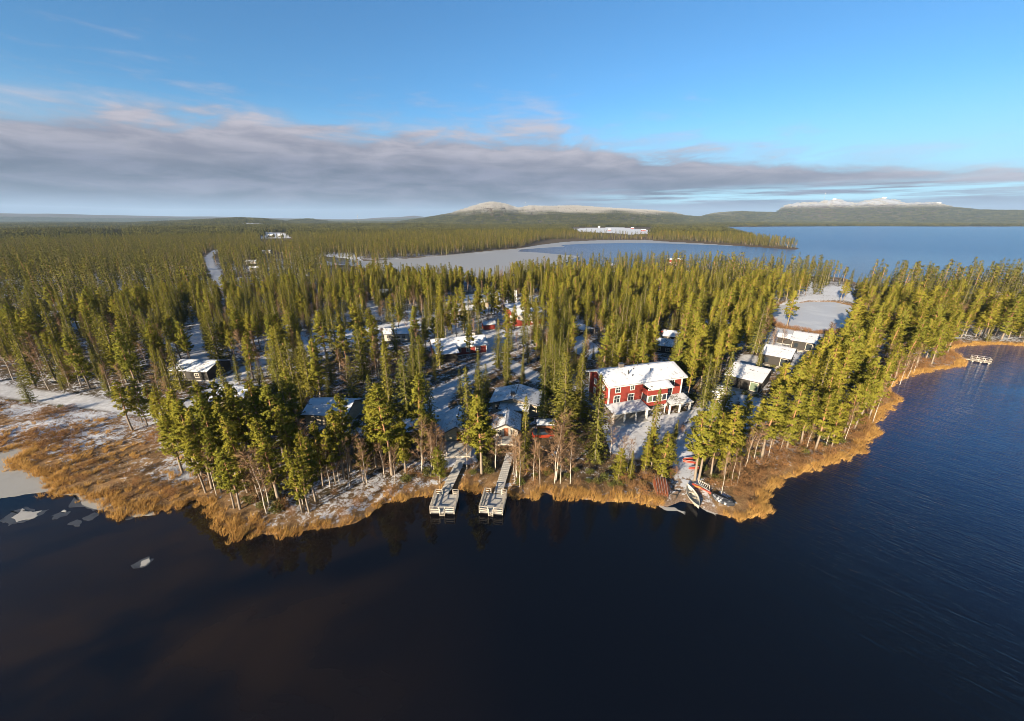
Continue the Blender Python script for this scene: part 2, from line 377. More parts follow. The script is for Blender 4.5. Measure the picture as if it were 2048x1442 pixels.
def glass(name, col=(0.02, 0.025, 0.03)):
    m, k, out = material(name); b = k.n('ShaderNodeBsdfPrincipled')
    b.inputs['Base Color'].default_value = (*col, 1); b.inputs['Roughness'].default_value = 0.06; b.inputs['Specular IOR Level'].default_value = 0.8
    k.l(b.outputs[0], out.inputs['Surface']); return m
M['glass'] = glass('window_glass'); M['glassgreen'] = glass('large_window_glass', (0.10, 0.13, 0.09))
def snow_mat(name, tint=(0.50, 0.515, 0.55), patch=0.0, under=(0.10, 0.085, 0.07), sc=1.2):
    m, k, out = material(name); t = k.n('ShaderNodeTexCoord')
    b = k.n('ShaderNodeBsdfPrincipled'); b.inputs['Roughness'].default_value = 0.65; b.inputs['Specular IOR Level'].default_value = .25
    n = k.noise(t.outputs['Object'], sc, 6, 0.62); n2 = k.noise(t.outputs['Object'], 0.35, 3, 0.5)
    k.l(k.mix(k.ss(k.m('ADD', n, k.m('MULTIPLY', k.m('SUBTRACT', n2, .5), .5)), 0.5 - 0.3 + patch * 0.3 - .05, 0.5 - 0.3 + patch * 0.3 + .1), under, tint), b.inputs['Base Color'])
    bn = k.n('ShaderNodeBump'); bn.inputs['Strength'].default_value = .35; bn.inputs['Distance'].default_value = 0.08
    k.l(k.noise(t.outputs['Object'], 2.0, 5), bn.inputs['Height']); k.l(bn.outputs[0], b.inputs['Normal'])
    k.l(b.outputs[0], out.inputs['Surface']); return m
M['snow'] = snow_mat('roof_snow', patch=0.35); M['thinsnow'] = snow_mat('thin_roof_snow', (0.48, 0.50, 0.53), patch=0.66, under=(0.16, 0.15, 0.14), sc=3)

M['dusted'] = snow_mat('snow_dusted_dark_hull', (0.42, 0.43, 0.46), patch=1.3, under=(0.02, 0.023, 0.03), sc=2.5)
def foliage_mat(name, c1, c2, c3, trans=0.25, frost=True, dust=0.0):
    m, k, out = material(name)
    oi = k.n('ShaderNodeObjectInfo'); ge = k.n('ShaderNodeNewGeometry')
    n = k.noise(ge.outputs['Position'], 0.9, 3, 0.6); n2 = k.noise(ge.outputs['Position'], 7.0, 2, 0.6)
    c = k.mix(k.m('POWER', oi.outputs['Random'], 1.2), c1, c2)
    c = k.mix(k.m('MULTIPLY', k.ss(n, 0.35, 0.7), 0.55), c, c3)
    c = k.mix(k.m('MULTIPLY', k.ss(n2, 0.45, 0.75), 0.30), c, tuple(x * 1.7 for x in c1))
    sp = k.n('ShaderNodeSeparateXYZ'); k.l(ge.outputs['Position'], sp.inputs[0])
    if frost:
        big = k.noise(ge.outputs['Position'], 0.004, 3, .5)
        f = k.ss(k.m('ADD', sp.outputs[2], k.m('MULTIPLY', big, 90.0)), 125.0, 178.0)
        f = k.m('MULTIPLY', f, k.ss(sp.outputs[0], -1500.0, -900.0)); f = k.m('MULTIPLY', f, k.m('SUBTRACT', 1.0, k.m('MULTIPLY', k.ss(sp.outputs[0], 1500.0, 3000.0), k.ss(sp.outputs[2], 235.0, 165.0)))); c = k.mix(k.m('MULTIPLY', f, .92), c, (0.52, 0.505, 0.495))
    if dust:
        c = k.mix(k.m('MULTIPLY', k.ss(k.noise(ge.outputs['Position'], 3.1, 3, .6), .60, .68), dust), c, (0.7, 0.72, 0.76))
    d = k.n('ShaderNodeBsdfDiffuse'); tr = k.n('ShaderNodeBsdfTranslucent'); mx = k.n('ShaderNodeMixShader')
    k.l(c, d.inputs[0]); k.l(c, tr.inputs[0]); mx.inputs[0].default_value = trans
    k.l(d.outputs[0], mx.inputs[1]); k.l(tr.outputs[0], mx.inputs[2]); k.l(mx.outputs[0], out.inputs['Surface']); return m
M['pine'] = foliage_mat('pine_needles', (0.235, 0.208, 0.030), (0.155, 0.160, 0.026), (0.085, 0.095, 0.020), .35)
M['spruce'] = foliage_mat('spruce_needles', (0.180, 0.160, 0.027), (0.105, 0.108, 0.023), (0.060, 0.066, 0.017), .3, dust=.12)
M['mid_pine_shaded'] = foliage_mat('shade_darkened_pine_needles', (0.165, 0.148, 0.026), (0.092, 0.098, 0.021), (0.055, 0.062, 0.017), .2)  # pine needles darkened in colour for self-shade the simple crowns lack
M['mid_spruce_shaded'] = foliage_mat('shade_darkened_spruce_needles', (0.128, 0.116, 0.024), (0.064, 0.070, 0.018), (0.038, 0.044, 0.014), .15)  # spruce copy with the missing self-shade put into its colour
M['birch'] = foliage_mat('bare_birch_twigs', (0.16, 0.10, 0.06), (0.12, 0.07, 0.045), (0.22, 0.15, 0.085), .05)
M['far_pine'] = foliage_mat('far_pine_needles', (0.150, 0.138, 0.038), (0.090, 0.090, 0.029), (0.060, 0.062, 0.022), .15)  # far needles also coloured darker, simple crowns catch too much light
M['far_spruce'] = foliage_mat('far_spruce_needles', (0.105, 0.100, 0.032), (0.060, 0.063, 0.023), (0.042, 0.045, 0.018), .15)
M['reed'] = foliage_mat('golden_reed_blades', (0.50, 0.315, 0.105), (0.32, 0.175, 0.055), (0.17, 0.09, 0.035), .3, frost=False)
M['brush'] = foliage_mat('brown_shrub_twigs', (0.23, 0.115, 0.048), (0.17, 0.10, 0.05), (0.12, 0.075, 0.04), .1, frost=False)
M['juniper'] = foliage_mat('low_green_shrub', (0.085, 0.095, 0.025), (0.11, 0.10, 0.03), (0.05, 0.05, 0.02), .2, frost=False)
M['heath'] = foliage_mat('heath_tussock', (0.17, 0.095, 0.045), (0.11, 0.075, 0.04), (0.09, 0.06, 0.03), .1, frost=False, dust=.5)
def bark_mat(name, low, high, z0, z1, r=0.9):
    m, k, out = material(name); t = k.n('ShaderNodeTexCoord'); s = k.n('ShaderNodeSeparateXYZ'); k.l(t.outputs['Object'], s.inputs[0])
    n = k.noise(k.mapping(t.outputs['Object'], (6, 6, 1.2)), 2.0, 4, .6)
    c = k.mix(k.ss(s.outputs[2], z0, z1), low, high); c = k.mix(k.m('MULTIPLY', k.ss(n, .4, .7), .45), c, tuple(x * .45 for x in low))
    b = k.n('ShaderNodeBsdfPrincipled'); b.inputs['Roughness'].default_value = r; k.l(c, b.inputs['Base Color']); k.l(b.outputs[0], out.inputs['Surface']); return m
M['pinebark'] = bark_mat('pine_bark', (0.18, 0.145, 0.11), (0.27, 0.13, 0.055), 2.5, 8.0)
M['sprucebark'] = bark_mat('spruce_bark', (0.17, 0.14, 0.11), (0.14, 0.10, 0.07), 3, 9)
M['birchbark'] = bark_mat('birch_bark', (0.34, 0.30, 0.25), (0.22, 0.15, 0.11), 4, 9)

# water
def mapT(k, vec, scale, rz):
    nd = k.n('ShaderNodeMapping'); nd.vector_type = 'TEXTURE'; nd.inputs['Scale'].default_value = scale; nd.inputs['Rotation'].default_value = (0, 0, rz); k.l(vec, nd.inputs['Vector']); return nd.outputs[0]
def water_mat():
    m, k, out = material('lake_water')
    ge = k.n('ShaderNodeNewGeometry'); s = k.n('ShaderNodeSeparateXYZ'); k.l(ge.outputs['Position'], s.inputs[0]); pos = ge.outputs['Position']
    ln = k.n('ShaderNodeVectorMath', operation='LENGTH'); k.l(pos, ln.inputs[0]); dist = ln.outputs['Value']
    # wind comes over the open lake on the right, the bay on the left lies calm
    wind = k.ss(k.m('ADD', k.m('ADD', s.outputs[0], k.m('MULTIPLY', s.outputs[1], -0.35)), k.m('MULTIPLY', k.m('SUBTRACT', k.noise(pos, 0.02, 3, .5), .5), 45.0)), -22.0, 45.0)
    wind = k.m('MAXIMUM', wind, k.ss(s.outputs[1], 250.0, 420.0))
    gust = k.noise(k.mapping(pos, (1, 1.6, 1), rot=(0, 0, 1.0)), 0.045, 4, .6)
    rp = k.noise(mapT(k, pos, (4.5, 1, 1), R(-46)), 2.5, 3, .5, .35)
    rp2 = k.noise(mapT(k, pos, (3.0, 1, 1), R(-34)), 4.6, 2, .5, .3)
    rp3 = k.noise(mapT(k, pos, (4.0, 1, 1), R(-52)), 0.42, 3, .55, .4)
    hgt = k.m('ADD', k.m('ADD', rp, k.m('MULTIPLY', rp2, .30)), k.m('MULTIPLY', rp3, 1.2))
    bn = k.n('ShaderNodeBump'); bn.inputs['Distance'].default_value = 0.10
    amp = k.m('MULTIPLY', k.m('MULTIPLY_ADD', wind, 0.96, 0.04), k.ss(gust, .2, .6, .45, 1.0))
    k.l(amp, bn.inputs['Strength']); k.l(hgt, bn.inputs['Height'])
    # shallow brown bottom showing through
    sh = k.ss(k.noise(mapT(k, pos, (2.2, 1, 1), .35), 0.055, 5, .6, .4), .38, .66)
    deep = k.mix(k.m('MULTIPLY', wind, k.ss(dist, 45.0, 130.0)), (0.0028, 0.0036, 0.0062), (0.0085, 0.0250, 0.0950))  # blue of windy distant water paints sky reflection into the base colour
    c = k.mix(k.m('MULTIPLY', sh, k.ss(s.outputs[0], 6.0, -34.0)), deep, (0.0170, 0.0110, 0.0070))
    spl = k.m('MULTIPLY_ADD', k.ss(dist, 50.0, 350.0), 0.6, 0.42)
    b = k.n('ShaderNodeBsdfPrincipled'); k.l(c, b.inputs['Base Color'])
    b.inputs['IOR'].default_value = 1.333; k.l(spl, b.inputs['Specular IOR Level'])
    k.l(k.m('ADD', k.m('MULTIPLY', k.ss(dist, 80.0, 900.0), .24), 0.02), b.inputs['Roughness'])
    k.l(bn.outputs[0], b.inputs['Normal']); k.l(b.outputs[0], out.inputs['Surface']); return m
M['water'] = water_mat()
def ice_mat(name, col, dark, amt, sc):
    m, k, out = material(name); ge = k.n('ShaderNodeNewGeometry'); pos = ge.outputs['Position']
    n = k.noise(pos, sc, 5, .6, .6); n2 = k.noise(k.mapping(pos, (1, 3, 1), rot=(0, 0, .5)), sc * 3, 4, .6)
    b = k.n('ShaderNodeBsdfPrincipled'); b.inputs['Roughness'].default_value = .45; b.inputs['Specular IOR Level'].default_value = .3
    c = k.mix(k.ss(n, amt, amt + .15), col, dark); c = k.mix(k.m('MULTIPLY', k.ss(n2, .5, .75), .3), c, tuple(x * .8 for x in col))
    k.l(c, b.inputs['Base Color']); k.l(b.outputs[0], out.inputs['Surface']); return m
M['ice'] = ice_mat('grey_lake_ice', (0.27, 0.26, 0.235), (0.23, 0.22, 0.20), .55, .15)
M['ice2'] = ice_mat('snowy_lake_ice', (0.25, 0.245, 0.235), (0.45, 0.44, 0.43), .60, .013)
M['thinice'] = ice_mat('thin_clear_ice', (0.045, 0.048, 0.055), (0.022, 0.025, 0.032), .5, .6)
M['floe'] = ice_mat('white_ice', (0.31, 0.30, 0.28), (0.26, 0.25, 0.24), .5, .5)
M['pondice'] = ice_mat('pond_ice', (0.38, 0.39, 0.41), (0.44, 0.45, 0.46), .5, .08)

def ground_mat():
    m, k, out = material('forest_ground')
    ge = k.n('ShaderNodeNewGeometry'); pos = ge.outputs['Position']
    def at(nm): a = k.n('ShaderNodeAttribute'); a.attribute_name = nm; return a.outputs['Fac']
    snow, grass, sand, road = at('snow'), at('grass'), at('sand'), at('packed')
    n0 = k.noise(pos, 0.09, 4, .6); n1 = k.noise(pos, 0.8, 6, .65, .4); n2 = k.noise(pos, 5.0, 4, .65)
    far = k.ss(k.m('LENGTH' if False else 'ABSOLUTE', 0.0), 0, 1)
    litter = k.mix(k.ss(n1, .35, .65), (0.050, 0.038, 0.021), (0.105, 0.068, 0.038))
    litter = k.mix(k.m('MULTIPLY', k.ss(n2, .5, .7), .5), litter, (0.045, 0.055, 0.018))
    tawny = k.mix(k.ss(n1, .35, .65), (0.19, 0.11, 0.05), (0.30, 0.19, 0.085)); tawny = k.mix(k.ss(n2, .45, .7), tawny, (0.14, 0.07, 0.032))
    base = k.mix(grass, litter, tawny)
    gravel = k.mix(k.ss(n2, .4, .65), (0.13, 0.085, 0.055), (0.30, 0.22, 0.16)); base = k.mix(sand, base, gravel)
    s = k.m('ADD', k.m('ADD', snow, k.m('MULTIPLY', k.m('SUBTRACT', n1, .5), 1.5)), k.m('MULTIPLY', k.m('SUBTRACT', n2, .5), .9))
    s = k.m('ADD', s, k.m('MULTIPLY', k.m('SUBTRACT', n0, .5), .7)); s = k.m('ADD', s, k.m('MULTIPLY', k.m('SUBTRACT', k.noise(pos, 2.2, 3, .6), .5), .8))
    sf = k.ss(s, .42, .60)
    c = k.mix(sf, base, (0.46, 0.48, 0.52))
    rdc = k.mix(k.ss(k.noise(pos, 1.2, 5, .6), .35, .7), (0.40, 0.40, 0.41), (0.52, 0.53, 0.55))
    c = k.mix(road, c, rdc)
    b = k.n('ShaderNodeBsdfPrincipled'); b.inputs['Roughness'].default_value = .85; b.inputs['Specular IOR Level'].default_value = .2; k.l(c, b.inputs['Base Color'])
    bn = k.n('ShaderNodeBump'); bn.inputs['Strength'].default_value = .6; bn.inputs['Distance'].default_value = .25
    k.l(k.m('ADD', n1, k.m('MULTIPLY', n2, .4)), bn.inputs['Height']); k.l(bn.outputs[0], b.inputs['Normal'])
    k.l(b.outputs[0], out.inputs['Surface']); return m
M['ground'] = ground_mat()

# ------------------------------------------------------------------ ground, water, ice
def build_ground():
    na = 760
    az = np.linspace(R(-74), R(70), na)
    rad = np.concatenate([np.arange(40, 90, 0.42), np.geomspace(90, 320, 150)[0:], np.geomspace(326, 21000, 170)])
    A, D = np.meshgrid(az, rad); X_ = (D * np.sin(A)).ravel(); Y_ = (D * np.cos(A)).ravel()
    sd = sdist(X_, Y_); Z_ = ground_z(X_, Y_, sd)
    nr = len(rad); i = np.arange(nr - 1)[:, None] * na + np.arange(na - 1)[None]; i = i.ravel()
    # drop quads that lie deep under the lake
    q = np.stack([i, i + 1, i + na + 1, i + na], 1)
    q = q[(sd[q] > -14).any(1)]
    used = np.unique(q); re = np.full(len(X_), -1, np.int64); re[used] = np.arange(len(used)); q = re[q]
    X_, Y_, Z_, sd = X_[used], Y_[used], Z_[used], sd[used]
    me = np_mesh('ground', np.stack([X_, Y_, Z_], 1), q, M['ground'], smooth=True)
    dd = np.hypot(X_, Y_)
    marsh = pip(X_, Y_, MARSH).astype(float)
    snow = 0.30 + 0.16 * np.clip((dd - 90) / 60, 0, 1) + (vnoise(X_, Y_, 22, 9) - .5) * .5
    snow = np.where((dd > 72) & (dd < 330), np.maximum(snow, .40), snow)
    snow = np.where(sd < 5, snow - .25 * (1 - sd / 5), snow)
    far = np.clip((dd - 420) / 300, 0, 1); snow = snow * (1 - far) + far * 0.02
    ms = 0.53 + (vnoise(X_, Y_ * 1.6, 9, 2) - .5) * .8 - .35 * np.clip(1 - sd / 8, 0, 1)
    snow = np.where(marsh > 0, ms, snow)
    ptl = PP([(560, 1000), (640, 960), (760, 930), (860, 915), (900, 960), (800, 990), (700, 1030), (600, 1050)], .3)
    snow = np.where(pip(X_, Y_, ptl), .48, snow)
    for c in CLEAR + [PLAZA]: snow = np.where(pip(X_, Y_, c), 1.1, snow)
    for c in FIELDS: snow = np.where(pip(X_, Y_, c), 2.5, snow)
    hz = hills(X_, Y_); snow = snow + np.clip((hz - 125) / 80, 0, 1) * (X_ > -1200) * (dd < 9500) * .6 * np.where(X_ > 2200, np.clip((hz - 165) / 60, 0, 1), 1)
    for q_, e_ in ((W2, 16),):
        pass
    mw = pip(X_, Y_, PP([(560, 505), (700, 505), (740, 530), (640, 530)], .3)); snow = np.where(mw, 1.0, snow)
    bank = pip(X_, Y_, POND_BANK); snow = np.where(bank, .75, snow)
    rd = road_d(X_, Y_); packed = np.clip(1 - rd / 0.8, 0, 1) * .92
    packed = np.maximum(packed, pip(X_, Y_, PLAZA) * .9)
    sand = pip(X_, Y_, BEACH).astype(float)
    snow = np.where(sand > 0, .28 + .05 * sd, snow); packed = np.where(sand > 0, 0, packed)
    grass = np.clip(np.maximum(marsh, np.clip(1.3 - sd / 5.0, 0, 1)), 0, 1) * (dd < 400)
    for nm, a in (('snow', snow), ('grass', grass), ('sand', sand), ('packed', packed)):
        at = me.attributes.new(nm, 'FLOAT', 'POINT'); at.data.foreach_set('value', a.astype(np.float32))
    tag(link('ground', me), 'snow dusted forest floor, marsh and hills', kind='structure')
build_ground()
def sheet(name, pts, z, mat, wob=0.0, thick=0.0, sub=6):
    """closed outline -> slightly wavy sheet with an edge"""
    P_ = [np.array(p, float) for p in pts]; out = []
    for i in range(len(P_)):
        a, b = P_[i], P_[(i + 1) % len(P_)]; L = np.linalg.norm(b - a)
        for t in range(sub):
            p = a + (b - a) * t / sub
            if wob: p = p + (np.array([vnoise(p[0], p[1], L / 3 + .3, 1), vnoise(p[1], p[0], L / 3 + .3, 4)]) - .5) * wob * min(L, 12) * (1 if t else .5) + (np.array([vnoise(p[0], p[1], .35, 8), vnoise(p[1], p[0], .35, 9)]) - .5) * .18 * (L < 40)
            out.append((p[0], p[1]))
    mb = MB(); n = len(out)
    mb.V = [(x, y, z) for x, y in out] + [(x, y, z - .08) for x, y in out]
    mb.F = [tuple(range(n))] + [(i, (i + 1) % n, n + (i + 1) % n, n + i) for i in range(n)]
    return mb.build(name, mat)
wm = MB(); wm.poly([(-25000, -25000, 0), (25000, -25000, 0), (25000, 25000, 0), (-25000, 25000, 0)])
tag(wm.build('lake_water', M['water']), 'dark lake water', kind='structure')
# ice
tag(sheet('lake_ice', np.vstack([[(-400, 20), (-400, 60), (-150, 62)], PP([(-10, 880), (80, 880), (160, 960), (260, 1000), (300, 1010), (310, 1030), (272, 1034), (235, 1022), (196, 1020), (166, 1008), (152, 990), (120, 990), (95, 984), (58, 988), (20, 993), (0, 997)]), [(-130, 40)]]), .035, M['ice'], .10), kind='structure')
tag(sheet('lake_ice', PP([(700, 518), (800, 515), (900, 509), (1040, 496), (1080, 489), (1130, 483), (1200, 479.5), (1290, 479), (1400, 486), (1480, 492), (1400, 489), (1330, 486.5), (1250, 486), (1180, 487), (1120, 490), (1130, 493), (1080, 496), (1042, 499), (1036, 503),
    (1075, 505), (1120, 509), (1160, 512), (1120, 530), (1030, 550), (900, 560), (800, 552), (690, 532)]), .03, M['ice2'], .08), kind='structure')
tag(sheet('pond_ice', W3 * 1.0, .09, M['pondice'], 0), 'pale ice on the small pond', kind='structure')
floes = [([(22, 1036), (36, 1028), (44, 1018), (46, 1024), (66, 1025), (86, 1022), (70, 1036), (40, 1041)], 'white_floe', 'white boot shaped ice floe near the frozen marsh edge'),
         ([(123, 1023), (128, 1020), (134, 1022), (128, 1026)], 'white_floe', 'tiny round white floe right of the boot shaped floe'),
         ([(280, 1133), (284, 1124), (298, 1116), (300, 1121), (292, 1131)], 'white_floe', 'small bright ice floe alone on the open dark water')]
for q, _, lab in floes: tag(sheet('ice_floe', PP(q), .05, M['floe'], .45, sub=9), lab, 'ice floe', 'ice floes drifting off the marsh')
for q, lab in (([(0, 1040), (22, 1022), (52, 1014), (70, 1020), (100, 1018), (84, 1030), (50, 1044), (20, 1050), (4, 1046)], 'dark thin ice skin around the boot shaped floe'),
               ([(262, 1130), (280, 1120), (298, 1114), (302, 1118), (290, 1134), (270, 1136)], 'dark thin ice skin around the lone bright floe'),
               ([(104, 1032), (118, 1025), (142, 1022), (136, 1030), (112, 1038)], 'faint thin ice patch under the tiny round floe'),
               ([(136, 1047), (150, 1040), (164, 1042), (160, 1052), (144, 1052)], 'faint thin ice patch closest to the reeds, lower one'),
               ([(168, 1034), (190, 1024), (196, 1030), (186, 1040), (172, 1040)], 'faint thin ice patch just off the grey ice tongue'),
               ([(148, 990), (165, 990), (200, 1012), (240, 1020), (275, 1030), (270, 1036), (220, 1026), (185, 1022), (158, 1010)], 'dark melting rim along the grey ice tongue'),
               ([(1312, 1008), (1335, 1016), (1352, 1018), (1372, 1024), (1370, 1030), (1350, 1022), (1325, 1016)], 'thin white ice lip left of the beached rowboat'),
               ([(1402, 1014), (1418, 1019), (1436, 1028), (1432, 1030), (1412, 1024)], 'thin ice lip right of the beached rowboat')):
    tag(sheet('thin_ice', PP(q), .02, M['thinice'] if q[0][0] < 1300 else M['floe'], .5, sub=9), lab, 'thin ice')

# ------------------------------------------------------------------ buildings
class L2W:
    def __init__(s, x, y, ang): s.x, s.y, s.c, s.s = x, y, math.cos(ang), math.sin(ang)
    def __call__(s, a, b): return s.x + a * s.c - b * s.s, s.y + a * s.s + b * s.c
FOOT = []                                     # building footprints kept free of trees
G0 = 0.35
def add_window(root, x, y, z, w, h, axis='x', face=-1, frame='white', bars=True, pane='glass', name='window'):
    """window centred at x,y on a wall; axis along the wall, face the outward sign"""
    t = 0.07; mb = MB()
    def bx(a0, a1, d0, d1, z0, z1, mm=None):
        mm = mm or mb
        dd = sorted((face * d0, face * d1))
        if axis == 'x': mm.box(x + a0, x + a1, y + dd[0], y + dd[1], z0, z1)
        else: mm.box(x + dd[0], x + dd[1], y + a0, y + a1, z0, z1)
    fw = .14
    bx(-w / 2 - fw, -w / 2, 0.003, t, z - h / 2 - fw, z + h / 2 + fw); bx(w / 2, w / 2 + fw, 0.003, t, z - h / 2 - fw, z + h / 2 + fw)
    bx(-w / 2, w / 2, 0.003, t, z + h / 2, z + h / 2 + fw); bx(-w / 2, w / 2, 0.003, t + .04, z - h / 2 - fw, z - h / 2)
    o = mb.build(name, M[frame], root)
    pm = MB(); bx(-w / 2, w / 2, .004, .03, z - h / 2, z + h / 2, pm); pm.build('pane', M[pane], o)
    if bars:
        bm_ = MB(); bx(-.03, .03, .032, .06, z - h / 2, z + h / 2, bm_); bx(-w / 2, w / 2, .032, .058, z + .05, z + .11, bm_); bm_.build('glazing_bar', M[frame], o)
    return o
def snow_slab(root, quad, thick, mat, n=14, name='roof_snow'):
    """quad: 4 points (a,b,c,d) of a roof plane; an uneven blanket on it"""
    a, b, c, d = [Vector(p) for p in quad]; nrm = (b - a).cross(d - a).normalized()
    if nrm.z < 0: nrm = -nrm
    V, Fc = [], []
    for i in range(n + 1):
        for j in range(n + 1):
            s, t = i / n, j / n; p = (a * (1 - s) + b * s) * (1 - t) + (d * (1 - s) + c * s) * t
            e = min(i, j, n - i, n - j); k = 0.25 if e == 0 else 1.0
            V.append(p + nrm * (thick * k * (0.8 + 0.5 * float(vnoise(p.x * 1.0 + 9, p.y * 1.0 + 9, 1.6, 3)))))
    for i in range(n):
        for j in range(n): q = i * (n + 1) + j; Fc.append((q, q + 1, q + n + 2, q + n + 1))
    mb = MB(); mb.V = [tuple(p) for p in V]; mb.F = Fc; base = len(mb.V)
    mb.V += [tuple(p + nrm * .004) for p in (a, b, c, d)]
    edges = [[i * (n + 1) for i in range(n + 1)], [n * (n + 1) + j for j in range(n + 1)], [i * (n + 1) + n for i in range(n, -1, -1)], [j for j in range(n, -1, -1)]]
    for e, (p, q) in zip(edges, ((0, 1), (1, 2), (2, 3), (3, 0))): mb.F.append(tuple(e) + (base + q, base + p))
    return mb.build(name, M[mat], root, smooth=False)
def roof_plane(root, quad, thick=.16, name='roof', mat='darkroof', snow='snow', st=.10):
    a, b, c, d = [Vector(p) for p in quad]; nrm = (b - a).cross(d - a).normalized()
    if nrm.z < 0: nrm = -nrm
    mb = MB(); mb.hexa([p - nrm * thick for p in (a, b, c, d)], [a, b, c, d]); o = mb.build(name, M[mat], root)
    if snow:
        cen = (a + b + c + d) / 4; ins = [p + (cen - p).normalized() * .12 for p in (a, b, c, d)]
        snow_slab(o, ins, st, snow, n=max(8, min(26, int((b - a).length * 1.2))))
    return o
def house(name, label, x, y, ang, L, D, H=2.6, rise=1.3, gable='side', wall='logwood', snow='snow', over=.6, ridge=.5, windows=(), chimney=None, door=None, trim=None, group=None, cat='cabin', base=.25, rz=None):
    """x,y = front left wall corner; L along the front, D deep"""
    a = R(ang); t = thing(name, label, cat, (x, y, G0), a, group)
    w2 = L2W(x, y, a); FOOT.append([w2(-1.6, -1.6), w2(L + 1.6, -1.6), w2(L + 1.6, D + 1.6), w2(-1.6, D + 1.6)])
    MB().box(-.1, L + .1, -.1, D + .1, -.7, base).build('foundation', M['concrete'], t)
    mb = MB()
    if gable == 'side':
        ry = D * ridge
        for xx in (0, L):
            mb.poly([(xx, 0, base), (xx, D, base), (xx, D, H), (xx, ry, H + rise), (xx, 0, H)] if xx else [(xx, 0, base), (xx, 0, H), (xx, ry, H + rise), (xx, D, H), (xx, D, base)])
        mb.poly([(0, 0, base), (L, 0, base), (L, 0, H), (0, 0, H)]); mb.poly([(0, D, base), (0, D, H), (L, D, H), (L, D, base)])
        mb.build('wall', M[wall], t)
        s1 = rise / ry; s2 = rise / (D - ry)
        roof_plane(t, [(-over, -over, H - over * s1 + .18), (L + over, -over, H - over * s1 + .18), (L + over, ry, H + rise + .18), (-over, ry, H + rise + .18)], snow=snow)
        roof_plane(t, [(-over, ry + .01, H + rise + .178), (L + over, ry + .01, H + rise + .178), (L + over, D + over, H - over * s2 + .178), (-over, D + over, H - over * s2 + .178)], snow=snow)
        if trim:
            fb = MB(); fb.box(-over, L + over, -over - .05, -over - .004, H - over * s1 - .04, H - over * s1 + .17); fb.build('fascia', M[trim], t)
    else:
        rx = L * ridge
        for yy in (0, D):
            mb.poly([(0, yy, base), (L, yy, base), (L, yy, H), (rx, yy, H + rise), (0, yy, H)] if not yy else [(0, yy, base), (0, yy, H), (rx, yy, H + rise), (L, yy, H), (L, yy, base)])
        mb.poly([(0, 0, base), (0, 0, H), (0, D, H), (0, D, base)]); mb.poly([(L, 0, base), (L, D, base), (L, D, H), (L, 0, H)])
        mb.build('wall', M[wall], t)
        s1 = rise / rx; s2 = rise / (L - rx); fo = over + .5
        roof_plane(t, [(-over, -fo, H - over * s1 + .18), (rx, -fo, H + rise + .18), (rx, D + over, H + rise + .18), (-over, D + over, H - over * s1 + .18)], snow=snow)
        roof_plane(t, [(rx + .01, -fo, H + rise + .178), (L + over, -fo, H - over * s2 + .178), (L + over, D + over, H - over * s2 + .178), (rx + .01, D + over, H + rise + .178)], snow=snow)
    if trim:
        cb = MB()
        for xx in (0, L):
            for yy in (0, D): cb.box(xx - .09, xx + .09, yy - .09, yy + .09, base + .01, H - .02)
        cb.build('corner_board', M[trim], t)
    for wv in windows: add_window(t, *wv[:5], **(wv[5] if len(wv) > 5 else {}))
    if door:
        dx, dw, dm = door; o = MB().box(dx, dx + dw, -.06, -.003, base, base + 2.0).build('door', M[dm], t)
        MB().box(dx + dw - .18, dx + dw - .1, -.12, -.062, base + .95, base + 1.05).build('handle', M['blackmetal'], o)
    if chimney:
        cx, cy, ch = chimney; c = MB().box(cx - .38, cx + .38, cy - .38, cy + .38, H - .2, H + ch).build('chimney', M['brick'], t)
        MB().box(cx - .46, cx + .46, cy - .46, cy + .46, H + ch + .004, H + ch + .1).build('chimney_cap', M['blackmetal'], c)
    return t
def railing(root, pts, h, z, mat='palerail', step=1.6, rails=(1.0, .55), nm='railing_post'):
    for (x0, y0), (x1, y1) in zip(pts[:-1], pts[1:]):
        L = math.hypot(x1 - x0, y1 - y0); n = max(1, int(round(L / step)))
        for i in range(n + 1):
            px, py = x0 + (x1 - x0) * i / n, y0 + (y1 - y0) * i / n
            MB().box(-.05, .05, -.05, .05, 0, h).build(nm, M[mat], root, (px, py, z))
        for r_ in rails: MB().beam((x0, y0, z + h * r_), (x1, y1, z + h * r_), .12 if r_ == 1 else .07, .05 if r_ == 1 else .12).build('rail', M[mat], root)

